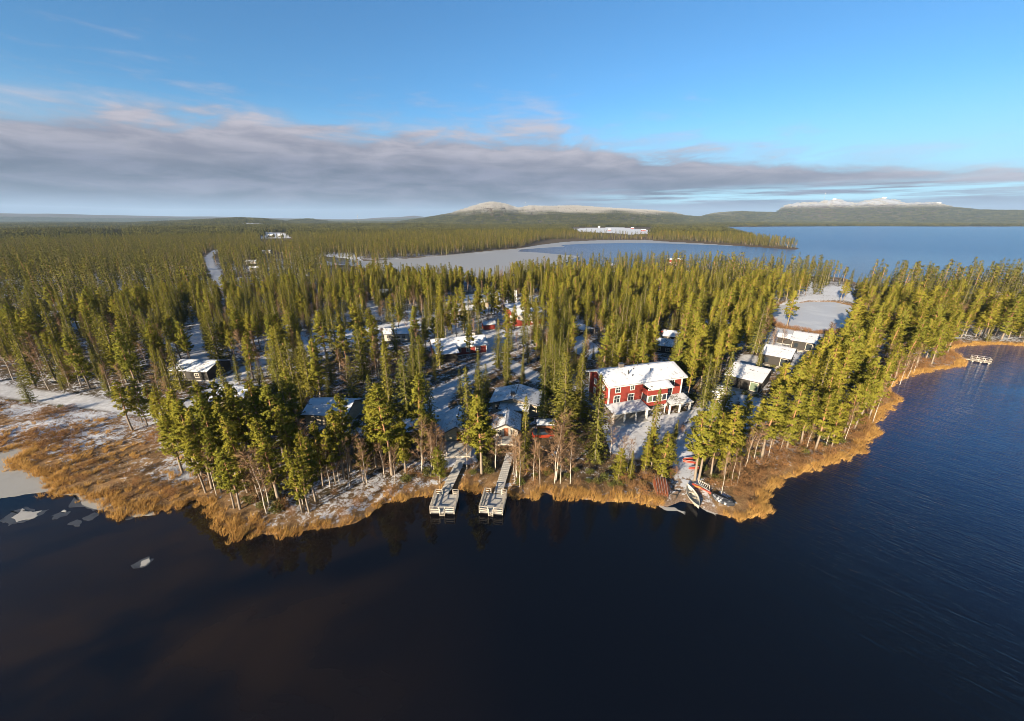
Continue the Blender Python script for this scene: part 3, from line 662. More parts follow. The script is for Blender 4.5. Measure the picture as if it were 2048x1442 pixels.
# --- the red lodge
def lodge():
    ang = 17.7; fx, fy = 20.25, 75.35
    t = thing('red_lodge', 'three storey red timber lodge with white windows and a snow covered roof', 'lodge', (fx, fy, G0), R(ang))
    w2 = L2W(fx, fy, R(ang)); L, D = 18.2, 8.4; H = 7.4
    FOOT.append([w2(-2, -4.2), w2(L + 2, -4.2), w2(L + 2, D + 2), w2(-2, D + 2)])
    MB().box(-.15, L + .15, -.15, D + .15, -.8, .25).build('foundation', M['concrete'], t)
    MB().box(0.02, L - .02, 0.02, D - .02, .25, 2.55).build('wall', M['brick'], t)
    ry, rise = D / 2, 1.55; b = 2.56; mb = MB()
    mb.poly([(0, 0, b), (0, 0, H), (0, ry, H + rise), (0, D, H), (0, D, b)]); mb.poly([(L, 0, b), (L, D, b), (L, D, H), (L, ry, H + rise), (L, 0, H)])
    mb.poly([(0, 0, b), (L, 0, b), (L, 0, H), (0, 0, H)]); mb.poly([(0, D, b), (0, D, H), (L, D, H), (L, D, b)]); mb.poly([(0, 0, b), (0, D, b), (L, D, b), (L, 0, b)])
    mb.build('wall', M['redwood'], t)
    for k in range(1, 26):                        # narrow board edges, real relief
        z = b + .18 * k
        if z < H - .05:
            for q in ((.14, 8.05, -.014, -.002), (13.04, L - .14, -.014, -.002), (-.014, -.002, .14, D - .14)): MB().box(*q, z, z + .022).build('cladding_board', M['redwood'], t)
    s = rise / ry; o = .75
    roof_plane(t, [(-o, -o, H - o * s + .2), (L + o, -o, H - o * s + .2), (L + o, ry, H + rise + .2), (-o, ry, H + rise + .2)], .2, st=.14)
    roof_plane(t, [(-o, ry + .01, H + rise + .198), (L + o, ry + .01, H + rise + .198), (L + o, D + o, H - o * s + .198), (-o, D + o, H - o * s + .198)], .2, st=.14)
    fb = MB(); fb.box(-o, L + o, -o - .06, -o - .004, H - o * s - .1, H - o * s + .17)
    for xx in (-o - .03, L + o + .03):
        fb.beam((xx, -o, H - o * s + .08), (xx, ry, H + rise + .08), .05, .26); fb.beam((xx, ry, H + rise + .08), (xx, D + o, H - o * s + .08), .05, .26)
    fb.build('fascia', M['white'], t)
    for xx, yy in ((0, 0), (L, 0), (0, D), (L, D)): MB().box(xx - .13, xx + .13, yy - .13, yy + .13, b, H - .03).build('corner_board', M['white'], t)
    # bay: glazed room, balcony above, roof carried forward over both
    x0, x1, yb = 8.1, 13.0, -2.1
    MB().poly([(x0, -.003, b), (x0 + .0, yb, b), (x1, yb, b), (x1, -.003, b)]).box(x0, x1, yb, -.003, 2.3, 3.2).build('bay_base', M['redwood'], t)
    MB().box(x0, x1, yb, -.003, 4.75, 5.0).box(x0, x1, yb, yb + .1, 5.0, 5.95).box(x0, x0 + .1, yb + .1, -.003, 5.0, 5.95).box(x1 - .1, x1, yb + .1, -.003, 5.0, 5.95).build('balcony', M['redwood'], t)
    MB().box(x0 - .03, x1 + .03, yb - .03, yb + .13, 5.952, 6.03).build('handrail', M['white'], t)
    MB().box(x0 + .15, x1 - .15, -.08, -.02, 5.0, 6.7).build('balcony_back_wall', M['darkwood'], t)  # near-black panel paints the shade of the balcony opening
    wn = MB(); pn = MB()
    for i in range(5):
        xa = x0 + .05 + i * (x1 - x0 - .25) / 4; wn.box(xa, xa + .16, yb - .02, yb + .1, 3.2, 4.75)
    for ya in (yb + .1, -.18):
        for xx in (x0, x1 - .12): wn.box(xx - .01, xx + .13, ya, ya + .14, 3.2, 4.75)
    wn.box(x0, x1, yb - .03, yb + .1, 3.2, 3.34).box(x0, x1, yb - .03, yb + .1, 4.6, 4.748)
    wo_ = wn.build('bay_window', M['white'], t)
    for i in range(4):
        xa = x0 + .21 + i * (x1 - x0 - .25) / 4; MB().box(xa, xa + 1.0, yb + .03, yb + .05, 3.34, 4.6).build('pane', M['glass'] if i % 2 else M['glassgreen'], wo_)
    for xx in (x0 + .04, x1 - .06): MB().box(xx, xx + .02, yb + .24, -.2, 3.22, 4.72).build('pane', M['glass'], wo_)
    for xx in (x0, x1 - .16):
        for z0_, z1_ in ((.1, 2.3), (6.03, 6.35)): MB().box(xx, xx + .16, yb + .01, yb + .17, z0_, z1_).build('post', M['white'], t)
    # gabled roof over the bay
    zs = lambda yy: H + s * yy + .2
    roof_plane(t, [(x0 + .35, -2.95, zs(-2.95)), (x1 + .75, -2.95, zs(-2.95)), (x1 + .75, -o - .03, zs(-o)), (x0 - .75, -o - .03, zs(-o))], .16, 'bay_roof', st=.13)
    g2 = MB(); g2.beam((x0 + .3, -3.0, zs(-2.95) - .06), (x1 + .78, -3.0, zs(-2.95) - .06), .05, .2); g2.beam((x0 + .3, -3.0, zs(-2.95) - .06), (x0 - .8, -o - .09, zs(-o) - .06), .05, .2); g2.build('bay_fascia', M['white'], t)
    # small dormer with white side beside the bay
    # windows, second and third floor
    for xx, zz, w, h in ((2.1, 6.1, 1.0, 1.15), (5.6, 6.2, .85, .95), (2.0, 3.95, 1.3, 1.5), (5.4, 4.0, 1.3, 1.4), (15.6, 6.1, 1.15, 1.35), (15.2, 3.95, 1.35, 1.55), (13.35, 6.3, .5, .8), (11.95 + 1.6, 3.95, .6, .9)):
        add_window(t, xx, 0, zz, w, h)
    for yy, zz in ((2.2, 6.0), (5.8, 6.0), (2.2, 3.9), (5.8, 3.9), (4.1, 7.7)): add_window(t, 0, yy, zz, .7, 1.1 if zz < 7 else .5, 'y', -1)
    for yy in (2.5, 5.8): add_window(t, L, yy, 4.0, .8, 1.1, 'y', 1)
    # ground floor windows, doors, porches
    for xx in (1.8, 3.6, 5.6, 14.4, 16.4): add_window(t, xx, .02, 1.35, 1.1, 1.3, pane='curtain' if xx in (3.6, 16.4) else 'glass')
    for xx in (7.2, 12.0): 
        d_ = MB().box(xx - .5, xx + .5, -.05, .017, .26, 2.25).build('door', M['white'], t); MB().box(xx - .3, xx + .3, -.07, -.052, 1.0, 2.0).build('pane', M['glass'], d_)
    roof_plane(t, [(-.9, -3.5, 2.45), (x0 - .1, -3.5, 2.45), (x0 - .1, -.02, 3.15), (-.9, -.02, 3.15)], .14, 'porch_roof', snow='snow', st=.08)
    roof_plane(t, [(x1 + .1, -3.4, 2.5), (L + .9, -3.4, 2.5), (L + .9, -.02, 3.2), (x1 + .1, -.02, 3.2)], .14, 'porch_roof', snow='thinsnow', st=.07)
    MB().box(-.9, x0 - .1, -3.56, -3.504, 2.28, 2.46).build('fascia', M['white'], t); MB().box(x1 + .1, L + .9, -3.46, -3.404, 2.33, 2.5).build('fascia', M['white'], t)
    for xx in (-.5, 2.2, 4.9, 7.6): MB().box(xx - .14, xx + .14, -3.25, -2.97, .02, 2.3).build('porch_column', M['white'], t)
    for xx in (13.4, 16.0, 18.6): MB().box(xx - .14, xx + .14, -3.15, -2.87, .02, 2.36).build('porch_column', M['white'], t)
    MB().box(-1.2, L + 1.4, -4.3, -.16, -.6, .1).build('terrace', M['concrete'], t)
    snow_slab(t, [(8.6, -4.3, .104), (L + 1.4, -4.3, .104), (L + 1.4, -3.3, .104), (8.6, -3.3, .104)], .03, 'snow', 8, 'terrace_snow')
    for xx, yy, hh, rr_ in ((5.6, 2.0, 1.1, .12), (6.2, 1.3, .5, .08), (11.3, 2.2, .7, .09), (7.6, 3.2, .4, .1), (9.4, 4.4, 1.0, .09)):
        z0_ = H + rise * (1 - abs(yy - ry) / ry); MB().tube([(xx, yy, z0_ - .1), (xx, yy, z0_ + .2 + hh)], rr_, 8).build('flue', M['blackmetal'], t)
    c = MB().box(5.0, 5.9, ry + .1, ry + .9, H + rise - .3, H + rise + 1.0).build('chimney', M['brick'], t); MB().box(4.92, 5.98, ry + .02, ry + .98, H + rise + 1.004, H + rise + 1.1).build('chimney_cap', M['blackmetal'], c)
    # terrace furniture under the right porch
    for i, xx in enumerate((13.9, 14.6, 15.3)):
        p = w2(xx, -1.6 - .3 * (i % 2)); k = thing('terrace_chair', 'red brown wooden terrace chair under the right porch of the red lodge', 'chair', (p[0], p[1], G0 + .1), R(ang + 20 * i), 'terrace chairs at the lodge')
        MB().box(-.25, .25, -.25, .25, .4, .46).build('seat', M['furn'], k); MB().box(-.25, .25, .2, .25, .462, 1.0).build('backrest', M['furn'], k)
        for sx_ in (-.22, .18):
            for sy_ in (-.22, .18): MB().box(sx_, sx_ + .05, sy_, sy_ + .05, 0, .398).build('leg', M['furn'], k)
lodge()
F = lambda **k: k
house('lakeside_cabin', 'log cabin with gable porch and orange doors at the head of the left boardwalk', -12.7, 65.2, 2, 4.7, 7.4, 2.5, 1.25, 'front', 'logwood', 'thinsnow',
      windows=[(3.9, 0, 1.4, .7, .9, F(frame='palerail')), (0, 4, 1.4, .8, .9, F(axis='y', face=-1))], door=(2.3, .85, 'orange'), over=.7)
house('lakeside_cabin', 'low log cabin with a stub chimney at the head of the right boardwalk', -3.5, 66.8, -3, 4.6, 5.2, 2.4, 1.1, 'front', 'palewood', 'thinsnow', windows=[(1.1, 0, 1.4, .8, .9, F(frame='palerail')), (3.6, 0, 1.4, .7, .9, F(frame='palerail'))], door=(2.0, .8, 'rust'), chimney=(1.2, 2.2, 1.3), over=.6)
h4 = house('log_house', 'wide log house with low snowy gable roof behind the right boardwalk cabin', -4.2, 77.2, -9, 9.6, 6.4, 2.9, 1.3, 'front', 'logwood', 'thinsnow',
      windows=[(1.2, 0, 1.6, .9, 1.0, F(frame='palerail')), (7.4, 0, 1.6, 1.1, 1.0, F(frame='darkwood'))], door=(3.2, .9, 'orange'), chimney=(4.3, .9, 1.9), over=.7, cat='house')
roof_plane(h4, [(1.6, -2.6, 2.35), (8.2, -2.6, 2.35), (8.2, -.05, 2.85), (1.6, -.05, 2.85)], .12, 'porch_roof', snow='thinsnow', st=.06)
for xx in (1.8, 4.9, 8.0): MB().box(xx - .08, xx + .08, -2.5, -2.34, .1, 2.2).build('porch_post', M['palerail'], h4)
house('cabin', 'cabin with blue white roof and round chimney in the pines of the left point', -42.1, 71.9, -5, 8.6, 7.2, 2.7, 1.5, 'side', 'logwood', 'snow', windows=[(2, 0, 1.5, .9, 1, F(frame='palerail')), (6, 0, 1.5, .9, 1, F(frame='palerail'))], chimney=(5.0, 4.4, 2.1))
p_ = P(806, 864, 2.4); house('shed', 'small striped snow roof shed just left of the lakeside log cabin', p_[0], p_[1], 8, 3.2, 4.5, 2.2, .6, 'side', 'logwood', 'thinsnow', cat='shed')
house('cabin', 'cabin with a square dark chimney hidden among the left point pines', -66.2, 79.6, 2, 6.5, 6, 2.7, 1.2, 'side', 'logwood', 'snow', chimney=(1.0, 3.4, 2.0))
house('cabin', 'broad grey roofed cabin standing beside the snowy road bend', -89.0, 96.2, -5, 10, 8, 2.8, 1.4, 'side', 'darkwood', 'thinsnow', windows=[(3, 0, 1.5, 1, 1, F(frame='palerail')), (7, 0, 1.5, 1, 1, F(frame='palerail'))])
h9 = house('red_longhouse', 'long low red house with white chimney and front wing in the middle of the wood', -23.6, 113.6, 18.6, 16.4, 8, 3.0, 1.7, 'side', 'redwood', 'snow', windows=[(7.5, 0, 1.7, 1.3, 1.0), (10.5, 0, 1.7, 1.0, 1.0), (13.6, 0, 1.7, 1.3, 1.0)], trim='white', cat='house')
c = MB().box(13.0, 13.8, 4.2, 5.0, 4.0, 5.6).build('chimney', M['palewood'], h9)
MB().box(.4, 6.2, -5.0, -.02, .1, 2.7).build('wing_wall', M['darkwood'], h9)
roof_plane(h9, [(-.3, -5.6, 2.75), (6.8, -5.6, 2.75), (6.8, .6, 3.6), (-.3, .6, 3.6)], .14, 'wing_roof', st=.09)
h10 = house('red_house', 'two storey red house with white panel front beside the parked cars', 0.9, 150.6, 22, 12.2, 9, 4.8, 1.6, 'side', 'redwood', 'snow', windows=[(2, 0, 3.4, 1.2, 1.1), (7.8, 0, 1.6, .7, .9), (9.0, 0, 1.6, .7, .9), (10.2, 0, 1.6, .7, .9)], trim='white', cat='house')
MB().box(2.6, 11.9, -.012, -.003, 2.3, 4.6).build('white_panel', M['white'], h10)
MB().box(-.1, -.01, 1.5, 4.5, 1.0, 4.0).build('white_panel', M['white'], h10)
p_ = P(1014, 617, 3); house('house', 'flat blue shaded roof house directly behind the two storey red house', p_[0], p_[1], 20, 9.5, 6, 2.8, 1.1, 'side', 'darkwood', 'snow', cat='house')
p_ = P(910, 623, 3); house('house', 'low snow roofed house left of the white chimney tower, nearer one', p_[0], p_[1], 20, 9, 6, 2.8, 1.2, 'side', 'logwood', 'snow', cat='house')
p_ = P(945, 606, 3); house('house', 'low snow roofed house left of the white chimney tower, farther one', p_[0], p_[1], 20, 8, 6, 2.8, 1.2, 'side', 'logwood', 'snow', cat='house')
p_ = P(1031, 604, 0); tw = thing('chimney_tower', 'tall plain white chimney tower rising behind the red houses', 'tower', (p_[0], p_[1], G0)); MB().box(-.7, .7, -.7, .7, -.3, 5.8).build('shaft', M['white'], tw); MB().box(-.8, .8, -.8, .8, 5.804, 6.0).build('cap', M['darkroof'], tw)
FOOT.append([(p_[0] - 2, p_[1] - 2), (p_[0] + 2, p_[1] - 2), (p_[0] + 2, p_[1] + 2), (p_[0] - 2, p_[1] + 2)])
p_ = P(969, 650, 2.6); house('red_shed', 'tiny red shed between the long red house and the two storey one', p_[0], p_[1], 20, 4.2, 4, 2.3, .8, 'side', 'redwood', 'thinsnow', cat='shed')
# open shelter on posts
cp = thing('open_shelter', 'open sided shelter with a snowy roof on pale posts in the wood clearing', 'shelter', (25.6, 136.6, G0), R(22)); w2 = L2W(25.6, 136.6, R(22)); FOOT.append([w2(-1.5, -1.5), w2(6, -1.5), w2(6, 11.5), w2(-1.5, 11.5)])
roof_plane(cp, [(-.4, -.4, 2.5), (2.3, -.4, 3.1), (2.3, 10.4, 3.1), (-.4, 10.4, 2.5)], .12); roof_plane(cp, [(2.31, -.4, 3.098), (5.0, -.4, 2.498), (5.0, 10.4, 2.498), (2.31, 10.4, 3.098)], .12)
for xx in (0, 4.6):
    for yy in (0, 3.3, 6.6, 10): MB().box(xx - .09, xx + .09, yy - .09, yy + .09, -.3, 2.45).build('post', M['palerail'], cp)
for lab, x, y, an, L, D, rg in (('black cabin with a big green glass window at its right front corner', 53.9, 92.4, -44, 7.6, 9.6, .76), ('black cabin with white roof, middle of the three by the pond', 72.6, 108.8, -42, 6.8, 8.6, .76),
                       ('black cabin with white roof next to the pond shore', 90.5, 122.6, -40, 6.0, 9.4, .8)):
    o = house('black_cabin', lab, x, y, an, L, D, 3.0, 1.35, 'side', 'darkwood', 'snow', ridge=rg, over=.5)
    MB().box(-.6, L + .6, -1.3, -.12, -.2, .2).build('deck', M['palerail'], o)
    add_window(o, L - 1.2, 0, 1.6, 1.5, 2.0, frame='palerail', bars=False, pane='glassgreen' if 'green' in lab else 'glass'); add_window(o, 1.4, 0, 1.6, 1.0, 1.4, frame='darkwood', bars=False)
    MB().box(.3, .42, -1.2, -1.08, .2, 2.9).build('post', M['palerail'], o); MB().box(L - .1, L + .02, -1.2, -1.08, .2, 2.9).build('post', M['palerail'], o)
    add_window(o, L, 3.0, 1.6, 1.4, 1.2, axis='y', face=1, frame='darkwood', bars=False)
p_ = P(1556, 674, 2.5); house('black_shed', 'small dark shed with snowy roof left of the pond shore cabins', p_[0], p_[1], -42, 4, 4, 2.3, .8, 'side', 'darkwood', 'snow', cat='shed')
house('garden_hut', 'small pale hut with a white framed window right of the red lodge', 46.4, 83.9, -30, 3.2, 4.0, 2.3, .8, 'side', 'palewood', 'thinsnow', windows=[(.8, 0, 1.3, .9, .9), (2.2, 0, 1.3, .9, .9)], cat='hut')
# cabins showing between the trees farther off
for i, (px, py, an, L, D, wall, lab) in enumerate([
    (1305, 690, -25, 6.5, 7, 'darkwood', 'dark cabin with blue shaded roof behind the red lodge'), (1328, 672, -25, 5.5, 5, 'darkwood', 'dark cabin beyond the parked red car'),
    (736, 592, 15, 6, 6, 'darkwood', 'left one of two dark cabins in the wood left of the red longhouse'), (758, 586, 15, 6, 6, 'darkwood', 'right one of two dark cabins in the wood left of the red longhouse'),
    (768, 669, 10, 4.5, 5, 'palewood', 'left one of two small peaked roofs beside the snow clearing'), (788, 669, 10, 4.5, 5, 'palewood', 'right one of two small peaked roofs beside the snow clearing'),
    (74, 634, 12, 6, 6, 'darkwood', 'dark hut in the far left pines'), (1120, 555, 20, 7, 6, 'palewood', 'pale roofed cabin behind the open shelter'), (1402, 622, -20, 7, 6, 'darkwood', 'upper cabin in the trees left of the pond'),
    (1412, 650, -20, 8, 7, 'darkwood', 'lower cabin in the trees left of the pond'), (1172, 533, 20, 6, 6, 'palewood', 'pale cabin near the far treeline, left of a pair'), (1217, 532, 20, 6, 6, 'palewood', 'pale cabin near the far treeline, right of a pair'),
    (1336, 520, -10, 14, 7, 'redwood', 'long red house with snowy roof near the inlet shore'), (1452, 560, -20, 6, 6, 'darkwood', 'dark cabin deep in the wood left of the pond'),
    (492, 524, 15, 8, 6, 'palewood', 'snowy roofed cabin right of the snow road, upper one'), (498, 537, 15, 8, 6, 'palewood', 'snowy roofed cabin right of the snow road, lower one'),
    (524, 503, 15, 9, 6, 'palewood', 'snowy roofed cabin left of the frozen inlet'), (1162, 607, 10, 6, 6, 'darkwood', 'dark cabin between shelter and inlet')]):
    p_ = P(px, py, 2.8); house('forest_cabin', lab, p_[0], p_[1], an, L, D, 2.7, 1.2, 'side', wall, 'snow' if i % 2 else 'thinsnow', windows=[(L * .3, 0, 1.5, .9, .9, F(frame='palerail')), (L * .7, 0, 1.5, .9, .9, F(frame='palerail'))])
# far farm
for px, py, L, wall, lab in [(1283, 461, 15, 'redwood', 'big red barn on the far snow field'), (1216, 460, 11, 'redwood', 'low red farmhouse left on the far snow field'), (1240, 456, 9, 'white', 'white farmhouse on the far snow field'), (1196, 457, 9, 'white', 'pale farmhouse at the left end of the far snow field'),
                             (1262, 458, 12, 'redwood', 'small red outbuilding beside the far barn'), (536, 474, 11, 'darkwood', 'blue roofed house by the left far clearing'), (556, 474, 9, 'darkwood', 'second blue roofed house by the left far clearing')]:
    p_ = P(px, py, 3); q_ = float(ground_z(p_[0], p_[1])); o = house('farm_building', lab, p_[0], p_[1], -5, L, 8, 4.2, 2.8, 'side', wall, 'snow', cat='farm building', windows=[(L * .25, 0, 2.4, 1.4, 1.4), (L * .75, 0, 2.4, 1.4, 1.4)]); o.location.z = q_

# ------------------------------------------------------------------ docks
plank_cache = {}
def plank(root, L, w, loc, rz, mat='plankwood'):
    k = (round(L, 2), round(w, 2), random.randint(0, 2))
    if k not in plank_cache: plank_cache[k] = MB().box(-L / 2, L / 2, -w / 2, w / 2, -.05, .0).mesh('plank', M[mat])
    return link('plank', plank_cache[k], root, (loc[0], loc[1], loc[2] + random.uniform(-.008, .008)), (0, 0, rz + random.uniform(-.01, .01)))
def dock(label, cx, cy, ang, w, d, walk, seat=False):
    """platform centre, size; walk = list of world points from the platform to land"""
    t = thing('swimming_dock', label, 'dock', (cx, cy, 0), R(ang)); z = .52; n = int(d / .26)
    for i in range(n): plank(t, w, .23, (0, -d / 2 + (i + .5) * d / n, z), 0)
    for xx in (-w / 2 + .08, 0, w / 2 - .08): MB().box(xx - .06, xx + .06, -d / 2, d / 2, z - .24, z - .07).build('joist', M['palerail'], t)
    for yy in (-d / 2 + .5, d / 2 - .6): MB().tube([(-w / 2 + .1, yy, .1), (w / 2 - .1, yy, .1)], .2, 8).build('float', M['blackmetal'], t)
    g_ = .42
    railing(t, [(-g_, -d / 2 + .06), (-w / 2 + .06, -d / 2 + .06), (-w / 2 + .06, d / 2 - .06), (-.75, d / 2 - .06)], .95, z, rails=(1.0, .55, .2), step=1.5)
    railing(t, [(g_, -d / 2 + .06), (w / 2 - .06, -d / 2 + .06), (w / 2 - .06, d / 2 - .06), (.9, d / 2 - .06)], .95, z, rails=(1.0, .55, .2), step=1.5)
    ld = MB().beam((-g_ + .1, -d / 2 - .06, z + .7), (-g_ + .1, -d / 2 - .1, -.7), .07); ld.beam((g_ - .1, -d / 2 - .06, z + .7), (g_ - .1, -d / 2 - .1, -.7), .07)
    for q in range(4): ld.beam((-g_ + .1, -d / 2 - .1, .35 - q * .28), (g_ - .1, -d / 2 - .1, .35 - q * .28), .05)
    ld.build('ladder', M['palerail'], t)
    if seat:
        for sx_ in (-1, 1): MB().box(sx_ * (w / 2 - .3) - .18, sx_ * (w / 2 - .3) + .18, -d / 2 + .3, d / 2 - .3, z + .42, z + .47).build('bench', M['palerail'], t)
    return t
def boardwalk(label, pts, w, grp='boardwalks from the cabins to the docks', step=.34):
    a = pts[0]; t = thing('boardwalk', label, 'boardwalk', (a[0], a[1], 0), 0)
    for (x0, y0, z0), (x1, y1, z1) in zip(pts[:-1], pts[1:]):
        L = math.hypot(x1 - x0, y1 - y0); n = max(1, int(L / step)); rz = math.atan2(y1 - y0, x1 - x0) - math.pi / 2
        for i in range(n):
            f = (i + .5) / n; plank(t, w, step - .03, (x0 + (x1 - x0) * f - a[0], y0 + (y1 - y0) * f - a[1], z0 + (z1 - z0) * f), rz)
        ux, uy = (x1 - x0) / L, (y1 - y0) / L
        for s_ in (-1, 1):
            ox, oy = -uy * s_ * (w / 2 - .15), ux * s_ * (w / 2 - .15)
            MB().beam((x0 + ox - a[0], y0 + oy - a[1], z0 - .13), (x1 + ox - a[0], y1 + oy - a[1], z1 - .13), .08, .14).build('stringer', M['palerail'], t)
            m_ = max(1, int(L / 2.4))
            for i in range(m_ + 1):
                f = i / m_; MB().box(-.06, .06, -.06, .06, -.9, -.14).build('support_post', M['palerail'], t, (x0 + ox + (x1 - x0) * f - a[0], y0 + oy + (y1 - y0) * f - a[1], z0 + (z1 - z0) * f))
    return t
dock('left railed swimming dock with a frosty plank deck', -9.95, 48.0, -2, 3.6, 4.0, None)
dock('right railed swimming dock with benches inside its rails', -2.75, 48.05, -8, 3.5, 4.2, None, True)
a_, b_ = P(892, 985, .5), P(922, 921, .8)
boardwalk('left frosty boardwalk running from cabin deck to the left dock', [(a_[0] - .4, 50.1, .54), (a_[0] + .15, a_[1] + 1.5, .6), (b_[0], b_[1], .95)], 1.5)
a_, b_ = P(996, 985, .5), P(1021, 905, .9)
boardwalk('right boardwalk of wide snow edged boards down to the right dock', [(a_[0] + .0, 50.2, .54), (a_[0] + .3, a_[1] + 1.5, .6), (b_[0], b_[1], 1.0)], 1.35, step=.46)
# patio in front of the gable cabin
pt = thing('patio_deck', 'weathered plank patio in front of the gable log cabin', 'deck', (-10.2, 62.4, 0), R(4))
for i in range(17): plank(pt, 5.6, .26, (0, -2.6 + i * .3, .9), 0)
MB().box(-2.7, 2.7, -2.6, 2.4, .55, .83).build('joist_frame', M['palerail'], pt)
railing(pt, [(-2.7, 0.2), (-2.7, -2.6), (-1.4, -2.6)], .9, .9, rails=(1.0, .5)); 
for xx in (-2.6, 2.6):
    for yy in (-2.5, 2.3): MB().box(xx - .08, xx + .08, yy - .08, yy + .08, -.1, .548).build('support_post', M['palerail'], pt)
FOOT.append([(-13.2, 59.5), (-7, 59.5), (-7, 65.5), (-13.2, 65.5)])
p2 = thing('porch_deck', 'small plank porch at the right boardwalk cabin', 'deck', (-1.0, 65.0, 0), R(-3))
for i in range(9): plank(p2, 4.4, .26, (0, -1.2 + i * .3, 1.0), 0)
MB().box(-2.1, 2.1, -1.2, 1.3, .4, .94).build('joist_frame', M['palerail'], p2); railing(p2, [(-2.1, .8), (-2.1, -1.2), (-.9, -1.2)], .9, 1.0, rails=(1.0, .5))
# right far dock
d3 = thing('white_dock', 'white railed dock by the right bank reeds', 'dock', (139.6, 110.9, 0), R(-42))
for i in range(10): plank(d3, 4.0, .25, (0, -1.25 + i * .28, .5), 0, 'palerail')
railing(d3, [(-1.9, -1.3), (1.9, -1.3), (1.9, 1.3), (-1.9, 1.3), (-1.9, -1.3)], 1.1, .5, 'palerail', 1.3, (1.0, .5))
for xx in (-1.6, 0, 1.6): MB().box(xx - .15, xx + .15, -1.25, 1.25, .05, .42).build('float', M['palerail'], d3)
a_ = P(1914, 715, .5); boardwalk('thin gangway joining the reedy bank and the white dock', [(138.2, 112.2, .5), (a_[0] - 1.5, a_[1] + 1.0, .55)], .9)

# ------------------------------------------------------------------ boats
def hull(L, B, H, ns=17, nr=9, sharp=1.9, rocker=.18, thick=.04, sheer=.18, open_=True):
    V, Fc = [], []
    def station(s, inset):
        u_ = abs(2 * s - 1) ** sharp; b = (B / 2 - inset) * (1 - u_) + .015; k = rocker * u_; zt = H + sheer * u_; z0 = k * H * 2 + inset
        return [(b * math.sin(t) if abs(math.sin(t)) > 1e-6 else 0, zt - (zt - z0) * math.cos(t) ** .8 if math.cos(t) > 0 else zt) for t in np.linspace(-math.pi / 2, math.pi / 2, nr)]
    layers = [0.0] + ([thick] if open_ else [])
    for li in layers:
        for i in range(ns):
            s = i / (ns - 1); x = (s - .5) * (L - 2 * li * 2)
            for (yy, zz) in station(s, li): V.append((x, yy, zz))
    m = ns * nr
    for i in range(ns - 1):
        for j in range(nr - 1):
            q = i * nr + j; Fc.append((q, q + 1, q + nr + 1, q + nr))
            if open_: q += m; Fc.append((q, q + nr, q + nr + 1, q + 1))
        if open_:
            for j in (0, nr - 1):
                q = i * nr + j; Fc.append((q, q + nr, q + nr + m, q + m))
        else:
            q = i * nr; Fc.append((q, q + nr, q + nr + nr - 1, q + nr - 1))
    mb = MB(); mb.V = V; mb.F = Fc; return mb
def oriented(bow, stern, z=0): 
    a = P(*bow, z); b = P(*stern, z); return (a + b) / 2, math.atan2(a[1] - b[1], a[0] - b[0]), float(np.linalg.norm(a - b))
c_, an, L_ = oriented((1374, 972), (1397, 1016), .5)
bt = thing('rowboat', 'white open rowboat pulled bow first onto the gravel landing', 'boat', (c_[0], c_[1], .22), an)
L_ = 5.2; hl = hull(L_, 1.5, .5).build('hull', M['boatwhite'], bt, smooth=True)
gw = MB()
for s_ in (-1, 1):
    pts = []
    for i in range(17):
        s = i / 16; u_ = abs(2 * s - 1) ** 1.9; pts.append(((s - .5) * L_, s_ * ((.75) * (1 - u_) + .015), .5 + .18 * u_ + .02))
    gw.tube(pts, .04, 5)
gw.build('gunwale', M['boatwhite'], bt)
for xx, ww in ((-1.55, .95), (-.3, 1.3), (1.0, 1.2)): MB().box(xx - .14, xx + .14, -ww / 2, ww / 2, .3, .34).build('thwart', M['boatwood'], bt)
MB().box(-1.9, 1.7, -.3, .3, .07, .09).build('floorboard', M['boatwood'], bt)
for s_ in (-1, 1):
    o_ = MB().tube([(-1.2, s_ * .35, .37), (1.2, s_ * .42, .40)], .028, 5).build('oar', M['boatwood'], bt); MB().box(1.2, 1.6, s_ * .42 - .08, s_ * .42 + .08, .385, .41).build('blade', M['boatwood'], o_)
cl_m = hull(4.7, .82, .36, sharp=2.4, open_=False).mesh('hull', M['canoe'], True)
for i in range(5):
    c_, an, _ = oriented((1309 + i * 5.2, 961 + i * 0.8), (1314 + i * 5.2, 991 + i * 1.2), .5)
    cn = thing('canoe', ['rust red upturned canoe, outermost on the reed side of the rack', 'rust red upturned canoe, second from the reeds on the rack', 'rust red upturned canoe in the middle of the rack', 'rust red upturned canoe, second from the gravel on the rack', 'rust red upturned canoe, outermost on the gravel side of the rack'][i], 'canoe', (c_[0], c_[1], 1.36), an, 'canoes on the rack at the landing')
    cn.rotation_euler = (math.pi, 0, an)
    link('hull', cl_m, cn); MB().beam((-2.2, 0, -.012), (2.2, 0, -.012), .03, .02).build('keel_strip', M['thinsnow'], cn)
    for s_ in (-1, 1): MB().tube([((k / 8 - .5) * 4.6, s_ * (.41 * (1 - abs(2 * k / 8 - 1) ** 2.4) + .02), .36 + .18 * abs(2 * k / 8 - 1) ** 2.4) for k in range(9)], .025, 4).build('gunwale', M['boatwood'], cn)
c_, an, _ = oriented((1309, 961), (1314, 991), .5); cA = c_; cB, _, _ = oriented((1309 + 21, 964), (1314 + 21, 996), .5); md = (cA + cB) / 2
rk = thing('canoe_rack', 'low dark timber rack carrying five upturned canoes', 'rack', (md[0], md[1], .3), an)
for xx in (-1.3, 1.3):
    MB().box(xx - .07, xx + .07, -2.3, 2.3, .42, .52).build('crossbar', M['darkwood'], rk)
    for yy in (-2.1, 2.1): MB().box(xx - .06, xx + .06, yy - .06, yy + .06, -.2, .418).build('leg', M['darkwood'], rk)
km = {c: hull(2.3, .66, .26, sharp=2.2, open_=False).mesh('hull', M[c], True) for c in ('kayakred', 'kayakyellow')}
